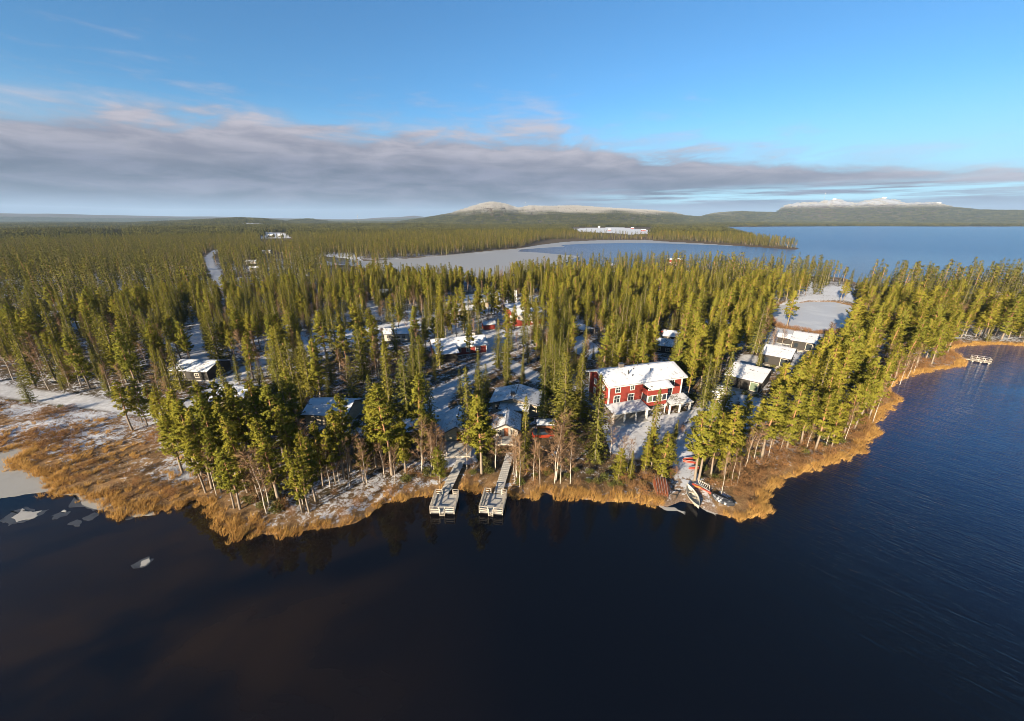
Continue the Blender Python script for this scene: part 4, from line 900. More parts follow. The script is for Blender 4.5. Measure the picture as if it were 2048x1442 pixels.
def kayak(lab, px, py, rz, z, c='kayakred', flip=True, grp='kayaks at the landing', tilt=0):
    p = P(px, py, .4); k = thing('kayak', lab, 'kayak', (p[0], p[1], z + (.42 if flip else 0)), rz, grp); k.rotation_euler = (math.pi + tilt if flip else tilt, 0, rz)
    link('hull', km[c], k); MB().tube([(-.35 + .35 * math.cos(q) , .2 * math.sin(q), .285) for q in np.linspace(0, 2 * math.pi, 10)], .03, 4).build('cockpit_rim', M['white' if flip else 'blackmetal'], k)
    MB().tube([(-.95, 0, -.005), (.9, 0, -.005)], .025, 4).build('keel_strip', M['thinsnow'], k)
kayak('bright red upturned kayak, uppermost of the pair by the snow path', 1378, 918, .15, .35); kayak('bright red upturned kayak, lower of the pair by the snow path', 1380, 925, -.25, .35)
kayak('red kayak with snow on it lying alone at the foot of the pines', 1390, 937, .1, .35)
c_, an, _ = oriented((1397, 972), (1412, 984), .5)
r2 = thing('kayak_rack', 'white pole rack leaning with small kayaks right of the rowboat', 'rack', (P(1405, 976, .4)[0], P(1405, 976, .4)[1], .35), R(-55))
for i in range(5):
    yy = -.0; xx = -.6 + i * .3; MB().beam((xx, -.45, 0), (xx + .05, .3, .95), .05).build('leaning_pole', M['white'], r2)
MB().beam((-.9, .3, .93), (.9, .3, .93), .06).build('top_rail', M['palerail'], r2); MB().beam((-.9, .3, 0), (-.9, .3, .93), .07).build('leg', M['palerail'], r2); MB().beam((.9, .3, 0), (.9, .3, .93), .07).build('leg', M['palerail'], r2)
for i, (c, lab) in enumerate((('kayakred', 'red kayak leaning on the white pole rack, outer one'), ('kayakyellow', 'yellow kayak leaning on the white pole rack'), ('kayakred', 'red kayak leaning on the white pole rack, inner one'))):
    kayak(lab, 1399 + i * 4, 976 + i * 2.5, 2.3, .40, c, True, 'kayaks at the landing', .5)
c_, an, _ = oriented((1426, 990), (1466, 1008), .5)
ub = thing('upturned_boat', 'dark upturned boat dusted with snow in the reeds', 'boat', (c_[0], c_[1], .80), an); ub.rotation_euler = (math.pi, 0, an)
hull(3.3, 1.7, .5, open_=False, rocker=.1, sharp=2.2).build('hull', M['dusted'], ub, smooth=True); MB().box(-1.3, 1.3, -.03, .03, -.06, .0).build('keel', M['boatdark'], ub)

# ------------------------------------------------------------------ cars
def car(label, x, y, rz, paint):
    t = thing('parked_car', label, 'car', (x, y, G0 + .02), rz, 'parked cars')
    prof = [(-2.1, .35), (2.1, .35), (2.15, .6), (2.05, .82), (1.1, .95), (-2.0, .98), (-2.15, .7)]
    mb = MB(); n = len(prof)
    mb.V = [(a, -.85, b) for a, b in prof] + [(a, .85, b) for a, b in prof]
    mb.F = [tuple(range(n)), tuple(range(2 * n - 1, n - 1, -1))] + [(i, n + i, n + (i + 1) % n, (i + 1) % n) for i in range(n)]
    mb.build('body', M[paint], t)
    MB().hexa([(-1.95, -.8, .981), (1.05, -.8, .981), (1.05, .8, .981), (-1.95, .8, .981)], [(-1.6, -.66, 1.42), (.35, -.66, 1.42), (.35, .66, 1.42), (-1.6, .66, 1.42)]).build('windows', M['glass'], t)
    rf = MB().box(-1.58, .33, -.64, .64, 1.424, 1.48).build('roof', M['blackmetal'], t)
    for xx in (-1.35, 1.35):
        for yy in (-.8, .8): w = MB().tube([(xx, yy - .1, .3), (xx, yy + .1, .3)], .32, 12).build('wheel', M['rubber'], t); MB().tube([(xx, yy - .11, .3), (xx, yy + .11, .3)], .18, 8).build('rim', M['metal'], w)
    for yy in (-.6, .6):
        MB().box(2.09, 2.17, yy - .18, yy + .18, .62, .76).build('headlight', M['curtain'], t); MB().box(-2.17, -2.09, yy - .15, yy + .15, .72, .86).build('tail_light', M['kayakred'], t)
    w2 = L2W(x, y, rz); FOOT.append([w2(-3, -1.8), w2(3, -1.8), w2(3, 1.8), w2(-3, 1.8)])
p_ = P(1086, 872, .6); car('red car with dark windows parked beside the rust brown shed', p_[0], p_[1], .1, 'carred')
p_ = P(1333, 665, .6); car('dark red car parked among the spruces behind the red lodge', p_[0], p_[1], -.3, 'carred')
p_ = P(1082, 612, .6); car('blue grey car parked behind the two storey red house', p_[0], p_[1], .4, 'carblue')
p_ = P(1090, 606, .6); car('pale car parked behind the two storey red house', p_[0], p_[1], .4, 'carwhite')
p_ = P(1075, 854, 1.8); house('rust_shed', 'low rust brown shed right of the wide log house', p_[0], p_[1], 2, 3.4, 2.2, 1.8, .4, 'side', 'rust', 'thinsnow', cat='shed', over=.25)
# utility pole behind the lodge
p_ = P(1252, 726, .3); up = thing('utility_pole', 'snow streaked wooden utility pole behind the red lodge', 'pole', (p_[0], p_[1], .2)); MB().tube([(0, 0, -.3), (0, 0, 7.5)], [.14, .1], 8).build('shaft', M['logwood'], up); MB().beam((-1.0, 0, 7.0), (1.0, 0, 7.0), .12).build('crossarm', M['logwood'], up)
# masts on the fells
for px, py0, py1, lab in ((1638, 404, 384, 'tall lattice mast on the flat shoulder of the right fell'), (1050, 413, 403, 'thin mast behind the left frosted hill'), (1754, 397, 391, 'short mast on the summit of the right fell'), (716, 440, 429, 'distant mast on the low forest left of the hills'), (1690, 404, 399, 'small mast in the notch of the right fell'), (1932, 421, 414, 'tiny mast right of the fell tops')):
    D_ = fell_D(px) * .99; az = az_of(px); el0, el1 = elev(px, py0), elev(px, py1); x, y = math.sin(az) * D_, math.cos(az) * D_
    z0 = float(ground_z(x, y)) - 1; z1 = CAMH + el1 * D_
    t = thing('communication_mast', lab, 'mast', (x, y, z0)); h_ = max(15, z1 - z0)
    MB().tube([(0, 0, 0), (0, 0, h_)], [1.5, .9], 6).build('shaft', M['concrete'], t); MB().tube([(0, 0, h_ * .8), (0, 0, h_ * .86)], 2.4, 8).build('antenna_ring', M['white'], t)
# buildings on the fell tops
for px, py, lab in ((1655, 401, 'small white building on the right fell shoulder'), (1752, 399, 'white summit building beside the short mast'), (1862, 408, 'low white building on the right fell end')):
    D_ = fell_D(px) * .985; az = az_of(px); x, y = math.sin(az) * D_, math.cos(az) * D_; o = house('summit_building', lab, x, y, -30, 40, 16, 9, 3, 'side', 'white', 'snow', cat='building'); o.location.z = float(ground_z(x, y)) + 3

# ------------------------------------------------------------------ trees (prototype geometry)
def tris(P0, dirs, L, w, rg):
    n = len(P0); side = rg.normal(size=(n, 3)); side -= dirs * (side * dirs).sum(1, keepdims=True); side /= np.linalg.norm(side, axis=1, keepdims=True) + 1e-9
    L = np.broadcast_to(L, (n,))[:, None]; w = np.broadcast_to(w, (n,))[:, None]
    return np.stack([P0 - side * w / 2, P0 + side * w / 2, P0 + dirs * L], 1).reshape(-1, 3)
def unit(a): return a / (np.linalg.norm(a, axis=-1, keepdims=True) + 1e-9)
class TB:
    def __init__(s): s.leaf = []; s.wood = MB()
    def data(s):
        L = np.concatenate(s.leaf) if s.leaf else np.zeros((0, 3)); return L
def make_pine(seed, h, crown0, Rc, nl, lod=0, lean=.3):
    rg = np.random.default_rng(seed); t = TB(); ns = 7 if lod == 0 else 3
    bx, by = rg.uniform(-lean, lean, 2)
    cx = lambda z: (bx * (z / h) ** 2 * 2 + .12 * math.sin(z * .6 + seed) * (lod == 0), by * (z / h) ** 2 * 2)
    r0 = .014 * h + .02
    pts = [(*cx(h * i / ns), h * i / ns - (.3 if i == 0 else 0)) for i in range(ns + 1)]
    t.wood.tube(pts, [r0 * (1 - .9 * (i / ns)) + .01 for i in range(ns + 1)], 6 if lod == 0 else 3, cap=False)
    for i in range(nl):
        f = (i + rg.uniform(0, 1)) / nl; z = h * (crown0 + (1 - crown0) * f ** .9) * .985
        prof = (1 - f) ** .55 * (.45 + .75 * min(1, f / .22)) if f < .3 else (1 - f) ** .6 * 1.06
        r = Rc * max(.12, prof) * rg.uniform(.65, 1.2); a = rg.uniform(0, 2 * math.pi); up = rg.uniform(.05, .5) + .3 * f
        d = np.array([math.cos(a), math.sin(a), up]); b0 = np.array([*cx(z), z]); tip = b0 + d * r
        if lod == 0: t.wood.tube([tuple(b0), tuple(b0 + d * r * .6 - [0, 0, .08]), tuple(tip)], [.045 * (1 - f * .5), .03, .012], 3, cap=False)
        nc = max(2, int(r / (.36 if lod == 0 else .8)) * (2 if lod == 0 else 1) + 1)
        for c in range(nc):
            s = 1 - (c / nc) * .72; p = b0 + d * r * s + rg.normal(0, .20 + .10 * r * (1 - s), 3) * [1, 1, .55]
            k = 12 if lod == 0 else 5; cr = (.42 if lod == 0 else .8) * (.7 + .3 * rg.random())
            dr = unit(rg.normal(size=(k, 3)) * [1, 1, .7] + [d[0] * .5, d[1] * .5, .55])
            t.leaf.append(tris(p + dr * .04, dr, cr * rg.uniform(.7, 1.1, k), (.20 if lod == 0 else .52), rg))
    return t
def make_spruce(seed, h, Rb, lod=0, z0f=.06):
    rg = np.random.default_rng(seed); t = TB(); r0 = .013 * h + .02; n = 4 if lod == 0 else 2
    t.wood.tube([(0, 0, h * i / n * .98 - (.3 if i == 0 else 0)) for i in range(n + 1)], [r0 * (1 - i / n) + .01 for i in range(n + 1)], 6 if lod == 0 else 3, cap=False)
    dz = .40 if lod == 0 else 1.0; z = h * z0f + .3; ph = rg.uniform(0, 9)
    while z < h - .15:
        f = (z - h * z0f) / (h * (1 - z0f)); R_ = Rb * ((1 - f) ** .72 * (.72 + .28 * min(1, f / .12)) + .05) * (1 + .16 * math.sin(z * 2.1 + ph))
        nb = int((7 if lod == 0 else 5) - 2.5 * f); a0 = rg.uniform(0, 6.28)
        for b in range(nb):
            a = a0 + 6.283 * b / nb + rg.uniform(-.35, .35); r = R_ * rg.uniform(.62, 1.15); dr = -.42 + .75 * f
            ca, sa = math.cos(a), math.sin(a); st = max(2, int(r / (.34 if lod == 0 else .7))) 
            S = (np.arange(st) + rg.uniform(.3, 1, st)) / st
            px = ca * S * r; py = sa * S * r; pz = z + dr * S * r + .22 * (S ** 2.5) * r
            base = np.stack([px, py, pz], 1); q = 4 if lod == 0 else 2
            base = np.repeat(base, q, 0); m = len(base)
            dd = unit(np.array([ca, sa, -.25]) * .9 + rg.normal(size=(m, 3)) * [.75, .75, .4])
            L = (.42 if lod == 0 else .95) * (1 - .45 * f)
            t.leaf.append(tris(base, dd, L * rg.uniform(.7, 1.15, m), (.27 if lod == 0 else .66) * (1 - .35 * f), rg))
        z += dz * (1 - .3 * f) * rg.uniform(.85, 1.15)
    top = np.array([[0, 0, h - .5]] * 5); t.leaf.append(tris(top, unit(rg.normal(size=(5, 3)) * .15 + [0, 0, 1]), .75, .16, rg)); return t
def make_birch(seed, h, Rc, lod=0, c0=.22):
    rg = np.random.default_rng(seed); t = TB(); bx, by = rg.uniform(-.6, .6, 2)
    cx = lambda z: np.array([bx * (z / h) ** 1.6 + .1 * math.sin(z * .9 + seed), by * (z / h) ** 1.6, z])
    n = 6 if lod == 0 else 3
    t.wood.tube([tuple(cx(h * i / n) - [0, 0, .3 * (i == 0)]) for i in range(n + 1)], [(.0065 * h + .015) * (1 - .9 * i / n) + .01 for i in range(n + 1)], 5 if lod == 0 else 3, cap=False)
    nb = 34 if lod == 0 else 14
    for i in range(nb):
        f = (i + rg.random()) / nb; z = h * (c0 + (1 - c0) * f); r = Rc * (1 - f * .75) * rg.uniform(.6, 1.2); a = rg.uniform(0, 6.28)
        d = unit(np.array([math.cos(a), math.sin(a), rg.uniform(.8, 1.7)])); b0 = cx(z); L = r * 1.5
        t.leaf.append(tris(np.array([b0, b0]), np.array([d, d]), L, .075 if lod == 0 else .16, rg))
        m = 20 if lod == 0 else 6; s = rg.uniform(.25, 1, m)[:, None]; p = b0 + d * L * s
        dd = unit(d * .8 + rg.normal(size=(m, 3)) * .6); t.leaf.append(tris(p, dd, rg.uniform(.45, 1.0, m), .042 if lod == 0 else .13, rg))
    return t
def tree_meshes(t, nm, leafm, woodm):
    L, ln = leaf_normals(t.data()); cr = np_mesh(nm + '_crown', L, np.arange(len(L)).reshape(-1, 3), leafm); set_normals(cr, ln); tr = t.wood.mesh(nm + '_trunk', woodm, True); return tr, cr
def joined(t, nm, leafm, woodm):
    L, ln = leaf_normals(t.data()); Wv = np.array(t.wood.V, float); q = [f for f in t.wood.F if len(f) == 4]
    F4 = np.array(q, int); F3 = np.arange(len(L)).reshape(-1, 3) + len(Wv)
    me = np_mesh(nm, np.vstack([Wv, L]), [F4, F3], [woodm, leafm], np.concatenate([np.zeros(len(F4)), np.ones(len(F3))])); set_normals(me, ln, len(F4) * 4); return me
PR = {'pine': [make_pine(11 + i, 15, c, r_, n) for i, (c, r_, n) in enumerate([(.29, 2.2, 70), (.37, 2.35, 64), (.20, 2.0, 72), (.43, 2.5, 58), (.33, 1.9, 64), (.15, 2.7, 84)])],
      'spruce': [make_spruce(31 + i, 15, r_, z0f=z) for i, (r_, z) in enumerate([(2.1, .04), (1.75, .05), (2.5, .03), (1.45, .06), (2.0, .12), (2.8, .05), (1.2, .10)])],
      'birch': [make_birch(51 + i, 10, r_) for i, r_ in enumerate([1.9, 1.5, 2.3, 1.3])]}
HN = {'pine': 15, 'spruce': 15, 'birch': 10}
MT = {'pine': ('pine', 'pinebark'), 'spruce': ('spruce', 'sprucebark'), 'birch': ('birch', 'birchbark')}
SPLIT = {k: [tree_meshes(t, k, M[MT[k][0]], M[MT[k][1]]) for t in v] for k, v in PR.items()}
def proto_collection(name, meshes):
    c = bpy.data.collections.new(name)
    for i, me in enumerate(meshes): o = bpy.data.objects.new('%s_%02d' % (name, i), me); c.objects.link(o)
    return c
near_col = proto_collection('near_tree', [joined(t, k, M[MT[k][0]], M[MT[k][1]]) for k in ('pine', 'spruce', 'birch') for t in PR[k]])
NEAR_IDX = {'pine': list(range(0, 6)), 'spruce': list(range(6, 13)), 'birch': list(range(13, 17))}
MIDP = {'pine': [make_pine(71 + i, 15, c, 1.75, 24, 1) for i, c in enumerate([.34, .42, .28])], 'spruce': [make_spruce(81 + i, 15, r_, 1) for i, r_ in enumerate([1.5, 1.15, 1.8])], 'birch': [make_birch(91 + i, 10, 1.4, 1) for i in range(2)]}
mid_col = proto_collection('mid_tree', [joined(t, k, M[{'pine': 'mid_pine_shaded', 'spruce': 'mid_spruce_shaded', 'birch': 'birch'}[k]], M[MT[k][1]]) for k in ('pine', 'spruce', 'birch') for t in MIDP[k]])
MID_IDX = {'pine': [0, 1, 2], 'spruce': [3, 4, 5], 'birch': [6, 7]}
def make_patch(seed, size, n, hm):
    rg = np.random.default_rng(seed); L = []; AX = []
    for i in range(n):
        x, y = rg.uniform(-size / 2, size / 2, 2); h = hm * rg.uniform(.65, 1.2); r = h * rg.uniform(.10, .16); k = 10
        z = h * rg.uniform(.12, .95, k); rr = r * (1.1 - z / h) ** .7; a = rg.uniform(0, 6.28, k)
        p = np.stack([x + np.cos(a) * rr * .2, y + np.sin(a) * rr * .2, z], 1); d = unit(np.stack([np.cos(a), np.sin(a), rg.uniform(-.5, .7, k)], 1))
        L.append(tris(p, d, rr * 1.5 + .5, h * .16, rg)); L.append(tris(np.array([[x, y, h * .45]] * 2), np.array([[0, 0, 1.], [0, 0, 1.]]), h * .58, r * 1.3, rg)); AX.append(np.repeat([[x, y]], 12, 0))
    L, ln = leaf_normals(np.concatenate(L), np.concatenate(AX)); me = np_mesh('tree_patch', L, np.arange(len(L)).reshape(-1, 3), M['far_pine' if seed % 3 == 0 else 'far_spruce']); set_normals(me, ln); return me
PATCH = [make_patch(200 + i, 34, 52, 12.0) for i in range(6)]
patch_col = proto_collection('tree_patch', PATCH)

def scatter(name, label, pts, rotz, scl, idx, coll, tilt=None, zscl=None, kind='stuff', cat=None):
    n = len(pts)
    if n == 0: return
    me = bpy.data.meshes.new(name); me.vertices.add(n); me.vertices.foreach_set('co', np.asarray(pts, np.float32).ravel())
    r = np.zeros((n, 3), np.float32); r[:, 2] = rotz
    if tilt is not None: r[:, :2] = tilt
    sv = np.repeat(np.asarray(scl, np.float32)[:, None], 3, 1)
    if name in ('forest', 'far_forest'): sv[:, :2] *= rng.uniform(.8, 1.3, (n, 1))
    if zscl is not None: sv[:, 2] *= zscl
    for nm, ty, a, at in (('rot', 'FLOAT_VECTOR', r, 'vector'), ('scl', 'FLOAT_VECTOR', sv, 'vector'), ('idx', 'INT', np.asarray(idx, np.int32), 'value')):
        t = me.attributes.new(nm, ty, 'POINT'); t.data.foreach_set(at, a.ravel())
    o = link(name, me); ng = bpy.data.node_groups.new(name, 'GeometryNodeTree')
    ng.interface.new_socket('Geometry', in_out='INPUT', socket_type='NodeSocketGeometry'); ng.interface.new_socket('Geometry', in_out='OUTPUT', socket_type='NodeSocketGeometry')
    N = ng.nodes; gi = N.new('NodeGroupInput'); go = N.new('NodeGroupOutput'); ip = N.new('GeometryNodeInstanceOnPoints'); ci = N.new('GeometryNodeCollectionInfo')
    ci.inputs['Collection'].default_value = coll; ci.inputs['Separate Children'].default_value = True; ci.inputs['Reset Children'].default_value = True
    def na(nm, dt): a = N.new('GeometryNodeInputNamedAttribute'); a.data_type = dt; a.inputs['Name'].default_value = nm; return a.outputs['Attribute']
    lk = ng.links.new; lk(gi.outputs[0], ip.inputs['Points']); lk(ci.outputs[0], ip.inputs['Instance']); ip.inputs['Pick Instance'].default_value = True
    lk(na('idx', 'INT'), ip.inputs['Instance Index']); lk(na('scl', 'FLOAT_VECTOR'), ip.inputs['Scale'])
    er = N.new('FunctionNodeEulerToRotation'); lk(na('rot', 'FLOAT_VECTOR'), er.inputs[0]); lk(er.outputs[0], ip.inputs['Rotation']); lk(ip.outputs[0], go.inputs[0])
    md_ = o.modifiers.new('scatter', 'NODES'); md_.node_group = ng
    return tag(o, label, cat, kind=kind)

# ------------------------------------------------------------------ where trees stand
KEEP = [  # things the forest leaves in view: outline in the photograph, distance, share of trees in the way that are absent
 ([(1185, 742), (1372, 728), (1385, 800), (1395, 835), (1300, 875), (1275, 905), (1230, 905), (1212, 860), (1195, 800)], 88, 1.0),
 ([(878, 872), (905, 828), (930, 822), (946, 860), (946, 930), (880, 930)], 75, 1.0), ([(983, 862), (1000, 828), (1040, 832), (1038, 900), (985, 900)], 72, .95),
 ([(980, 812), (992, 786), (1085, 786), (1090, 850), (985, 850)], 82, .95), ([(600, 835), (628, 797), (705, 802), (690, 835)], 84, .9),
 ([(890, 940), (925, 900), (930, 1000), (870, 1000)], 56, 1.0), ([(985, 1000), (1015, 895), (1035, 900), (1010, 1000)], 56, 1.0),
 ([(845, 716), (850, 682), (975, 668), (985, 700), (890, 722)], 118, .85), ([(1005, 640), (1010, 612), (1090, 610), (1095, 640), (1050, 650)], 158, .6), ([(1145, 645), (1165, 640), (1188, 664), (1168, 672)], 138, .97),
 ([(1480, 768), (1489, 728), (1558, 742), (1540, 800), (1485, 785)], 109, 1.0), ([(1528, 722), (1542, 688), (1608, 700), (1594, 732)], 133, 1.0), ([(1588, 692), (1594, 658), (1644, 665), (1636, 698)], 154, 1.0),
 ([(1420, 790), (1430, 764), (1456, 768), (1452, 812), (1422, 806)], 92, .9), ([(1548, 612), (1620, 602), (1702, 606), (1700, 642), (1640, 655), (1600, 652), (1555, 636)], 205, .96),
 ([(1600, 594), (1650, 572), (1694, 572), (1700, 605), (1580, 606)], 275, .85), ([(405, 512), (436, 510), (442, 545), (438, 572), (424, 550)], 700, .95),
 ([(1022, 580), (1038, 580), (1038, 606), (1022, 606)], 178, .97), ([(1480, 795), (1525, 800), (1510, 870), (1480, 870)], 95, .85), 
 ([(862, 780), (898, 770), (898, 850), (872, 850)], 90, .85), ([(610, 672), (840, 642), (845, 662), (640, 705)], 145, .62), ([(200, 640), (290, 650), (330, 720), (230, 700)], 140, .25),
 ([(340, 745), (370, 718), (425, 718), (410, 750)], 132, .85), ([(0, 765), (150, 785), (330, 805), (330, 850), (0, 830)], 110, 1.0), ([(1355, 880), (1385, 880), (1420, 1000), (1340, 1000)], 66, 1.0),
 ([(1300, 690), (1335, 668), (1345, 690), (1320, 700)], 128, .9), ([(735, 600), (740, 572), (778, 568), (778, 596)], 200, .8), ([(765, 674), (770, 652), (812, 652), (812, 672)], 140, .8),
 ([(900, 630), (905, 596), (995, 585), (1000, 620)], 180, .55), ([(965, 655), (1010, 660), (1000, 735), (975, 720)], 130, .5), ([(1140, 690), (1175, 672), (1205, 700), (1170, 725)], 130, .5),
 ([(1330, 665), (1350, 655), (1352, 672), (1330, 674)], 130, .7), ([(1065, 880), (1075, 852), (1105, 852), (1110, 885)], 85, .9),
 ([(735, 521), (900, 508), (1040, 494), (1090, 480), (1290, 476), (1400, 484), (1595, 497), (1700, 505), (1735, 516), (1742, 540), (1722, 540), (1690, 516), (1600, 506), (1540, 500), (1400, 501), (1290, 497), (1180, 500), (1100, 510), (1000, 530), (930, 536), (900, 526), (850, 528), (800, 524)], 900, 1.0),
 ([(1438, 454), (2300, 450), (2300, 512), (2048, 514), (1900, 514), (1745, 516), (1700, 512), (1600, 498), (1500, 478)], 640, 1.0),
 ([(1128, 454), (1310, 455), (1312, 466), (1240, 470), (1150, 462)], 2600, .9), ([(155, 458), (262, 458), (262, 466), (155, 466)], 2600, .8), ([(520, 464), (585, 464), (585, 478), (520, 478)], 1600, .9),
 ([(645, 512), (740, 512), (740, 526), (680, 528)], 600, .8), ([(525, 495), (560, 495), (565, 508), (525, 508)], 600, .8), ([(488, 518), (512, 518), (512, 545), (488, 545)], 500, .6)]
def blocked(x, y, h, halfw):
    d = np.hypot(x, y); bad = np.zeros(x.shape, bool); rr = rng.random(x.shape)
    for poly, D_, pr in KEEP:
        c = d < D_ - 2
        if not c.any(): continue
        idx = np.nonzero(c)[0]; hit = np.zeros(len(idx), bool)
        for f in (.05, .25, .45, .65, .85, .98):
            for s_ in (-1, 1):
                ax, ay = Q(x[idx] + s_ * halfw[idx] * (1 - f * .8), y[idx], h[idx] * f); hit |= pip(ax, ay, poly)
        bad[idx] |= hit & (rr[idx] < pr)
    return bad
def allowed(x, y, sd, margin):
    ok = sd > margin
    ok &= ~pip(x, y, MARSH) & ~pip(x, y, PLAZA) & ~pip(x, y, BEACH) & ~pip(x, y, POND_BANK)
    for c in CLEAR + FIELDS: ok &= ~pip(x, y, c)
    for f in FOOT: ok &= ~pip(x, y, f)
    ok &= road_d(x, y) > 1.0
    return ok
def jitter_grid(r0, r1, step, azmax=64, azmin=None):
    azmin = -68 if azmin is None else azmin
    X0 = r1 * math.sin(R(azmin)); X1 = r1 * math.sin(R(azmax))
    gx, gy = np.meshgrid(np.arange(X0, X1, step), np.arange(0, r1, step)); x = gx.ravel() + rng.uniform(-.48, .48, gx.size) * step; y = gy.ravel() + rng.uniform(-.48, .48, gx.size) * step
    d = np.hypot(x, y); az = np.degrees(np.arctan2(x, y)); m = (d >= r0) & (d < r1) & (az > azmin) & (az < azmax); return x[m], y[m]
hero = []   # kind, base px, base py, top py, variant, label
def T(kind, bx, by, ty, var=None, label=None): hero.append((kind, bx, by, ty, var, label))
T('spruce', 1190, 921, 751, 2, 'broad tall spruce hiding the left corner of the red lodge'); T('spruce', 1296, 925, 780, 3, 'slim spruce right in front of the red lodge bay')
T('pine', 1303, 935, 858, 0, 'short bushy pine below the slim spruce at the lodge bay'); T('spruce', 1341, 926, 850, 1, 'young spruce left of the gravel landing')
T('pine', 1322, 962, 868, 5); T('pine', 1288, 950, 880, 5); T('pine', 1397, 960, 800, 0, 'tall spreading pine at the snow path by the landing'); T('pine', 1389, 962, 822, 1); T('pine', 1420, 956, 828, 3)
T('pine', 1448, 957, 815, 5, 'broad pine with orange stem behind the pole rack'); T('birch', 1443, 990, 912, 0, 'pale leaning birch above the upturned boat'); T('birch', 1462, 970, 905, 1); T('birch', 1475, 968, 918, 3)
T('spruce', 1125, 852, 686, 1, 'very tall spruce left of the red lodge'); T('spruce', 1128, 882, 706, 0, 'tall spruce just left of the broad one at the lodge corner'); T('spruce', 1088, 852, 692, 3, 'tall slim spruce right of the wide log house')
T('pine', 964, 947, 790, 0, 'tall pine standing between the two boardwalks'); T('spruce', 938, 890, 736, 1, 'tall spruce covering the right side of the gable log cabin'); T('spruce', 1048, 945, 794, 3, 'thin ragged spruce right of the right boardwalk')
T('pine', 846, 930, 752, 2, 'tall pine left of the gable log cabin'); T('spruce', 864, 890, 764, 1); T('pine', 811, 943, 832, 2)
for bx, by, ty in ((844, 949, 850), (838, 918, 852), (863, 941, 858), (869, 952, 862), (875, 942, 860), (872, 934, 850), (885, 938, 866), (934, 940, 866), (992, 940, 834), (1030, 966, 882), (1040, 972, 876), (1026, 950, 872), (1034, 955, 866),
                   (1112, 960, 836), (1108, 966, 850), (1121, 968, 866), (1140, 968, 874), (1222, 912, 832), (1240, 945, 880), (1253, 948, 882), (1066, 962, 880), (1080, 968, 890)): T('birch', bx, by, ty)
for bx, by, ty, v in ((482, 1018, 905, 0), (469, 1016, 900, 4), (442, 985, 860, 0), (425, 975, 820, 0), (496, 985, 830, 2), (405, 950, 800, 0), (445, 950, 795, 5), (475, 960, 808, 0), (520, 940, 800, 0), (557, 1000, 842, 2), (590, 942, 812, 1), (380, 915, 790, 5),
                   (545, 975, 850, 0), (605, 1026, 900, 2), (618, 1024, 905, 4), (631, 1005, 880, 0), (619, 990, 868, 0), (647, 973, 850, 0), (672, 969, 860, 4), (570, 922, 770, 0), (690, 960, 820, 0), (702, 945, 795, 1), (732, 962, 880, 0), (786, 950, 778, 0), (752, 935, 792, 2), (766, 938, 770, 0), (811, 945, 845, 2),
                   (355, 900, 800, 0), (365, 945, 830, 0), (410, 985, 850, 0), (390, 930, 780, 0), (430, 915, 770, 5), (500, 925, 780, 0), (460, 905, 765, 5), (485, 900, 770, 0), (535, 905, 765, 0)): T('pine', bx, by, ty, v)
for bx, by, ty in ((535, 1028, 910), (540, 1012, 905), (605, 1010, 920), (735, 976, 885), (728, 968, 878), (680, 968, 890), (433, 990, 900), (520, 1000, 900), (660, 975, 890), (790, 968, 900), (735, 940, 880), (770, 955, 890), (700, 975, 885)): T('birch', bx, by, ty)
for bx, by, ty, v in ((265, 862, 765, 4), (295, 853, 762, 2), (335, 872, 778, 4), (310, 842, 770, 2), (285, 845, 775, 4), (325, 860, 790, 2)): T('pine', bx, by, ty, v)
for bx, by, ty, v in ((1521, 919, 774, 0), (1571, 903, 771, 5), (1630, 903, 790, 0), (1661, 899, 808, 5), (1709, 858, 764, 1), (1736, 841, 722, 2), (1788, 764, 700, 0), (1500, 900, 800, 0), (1545, 895, 800, 1), (1600, 892, 785, 0), (1648, 880, 780, 2), (1688, 872, 770, 5), (1832, 733, 640, 0),
                      (1850, 722, 636, 1), (1868, 718, 634, 0), (1805, 742, 660, 2), (1760, 800, 712, 0), (1885, 705, 620, 0), (1845, 712, 640, 4), (1890, 690, 610, 1), (1720, 838, 740, 0), (1775, 770, 690, 1), (1480, 880, 795, 5)): T('pine', bx, by, ty, v)
for bx, by, ty in ((1505, 925, 850), (1650, 895, 830), (1560, 905, 850), (1690, 880, 810), (1745, 845, 765), (1782, 775, 715), (1800, 768, 712), (1815, 755, 700), (1827, 745, 690), (1490, 935, 860), (1535, 915, 850), (1612, 900, 845)): T('birch', bx, by, ty)
T('pine', 880, 966, 898, 5, 'young pine close to the left boardwalk'); T('spruce', 1075, 925, 858, 1, 'small spruce between the birch thicket and the right boardwalk'); T('spruce', 1260, 960, 905, 1); T('pine', 1235, 968, 900, 5); T('spruce', 1405, 818, 710, 0, 'tall spruce right beside the red lodge end wall'); T('spruce', 1442, 835, 703, 1, 'tall spruce right of the small pale hut'); T('spruce', 1420, 800, 708, 2)
T('spruce', 1470, 905, 815, 1); T('spruce', 1350, 878, 842, 3)
def top_h(x, y, ty):
    lo, hi = .5, 36.0
    for _ in range(30):
        m = (lo + hi) / 2
        if Q(x, y, m)[1] > ty: lo = m
        else: hi = m
    return lo
trees = []   # kind, variant, x, y, z, h, label
hx, hy = [], []
for kind, bx, by, ty, var, lab in hero:
    x, y = P(bx, by, .3); h = top_h(x, y, ty); nv = len(PR[kind]); trees.append((kind, random.randrange(nv) if var is None else var, x, y, .3, h, lab)); hx.append(x); hy.append(y)
hx, hy = np.array(hx), np.array(hy)
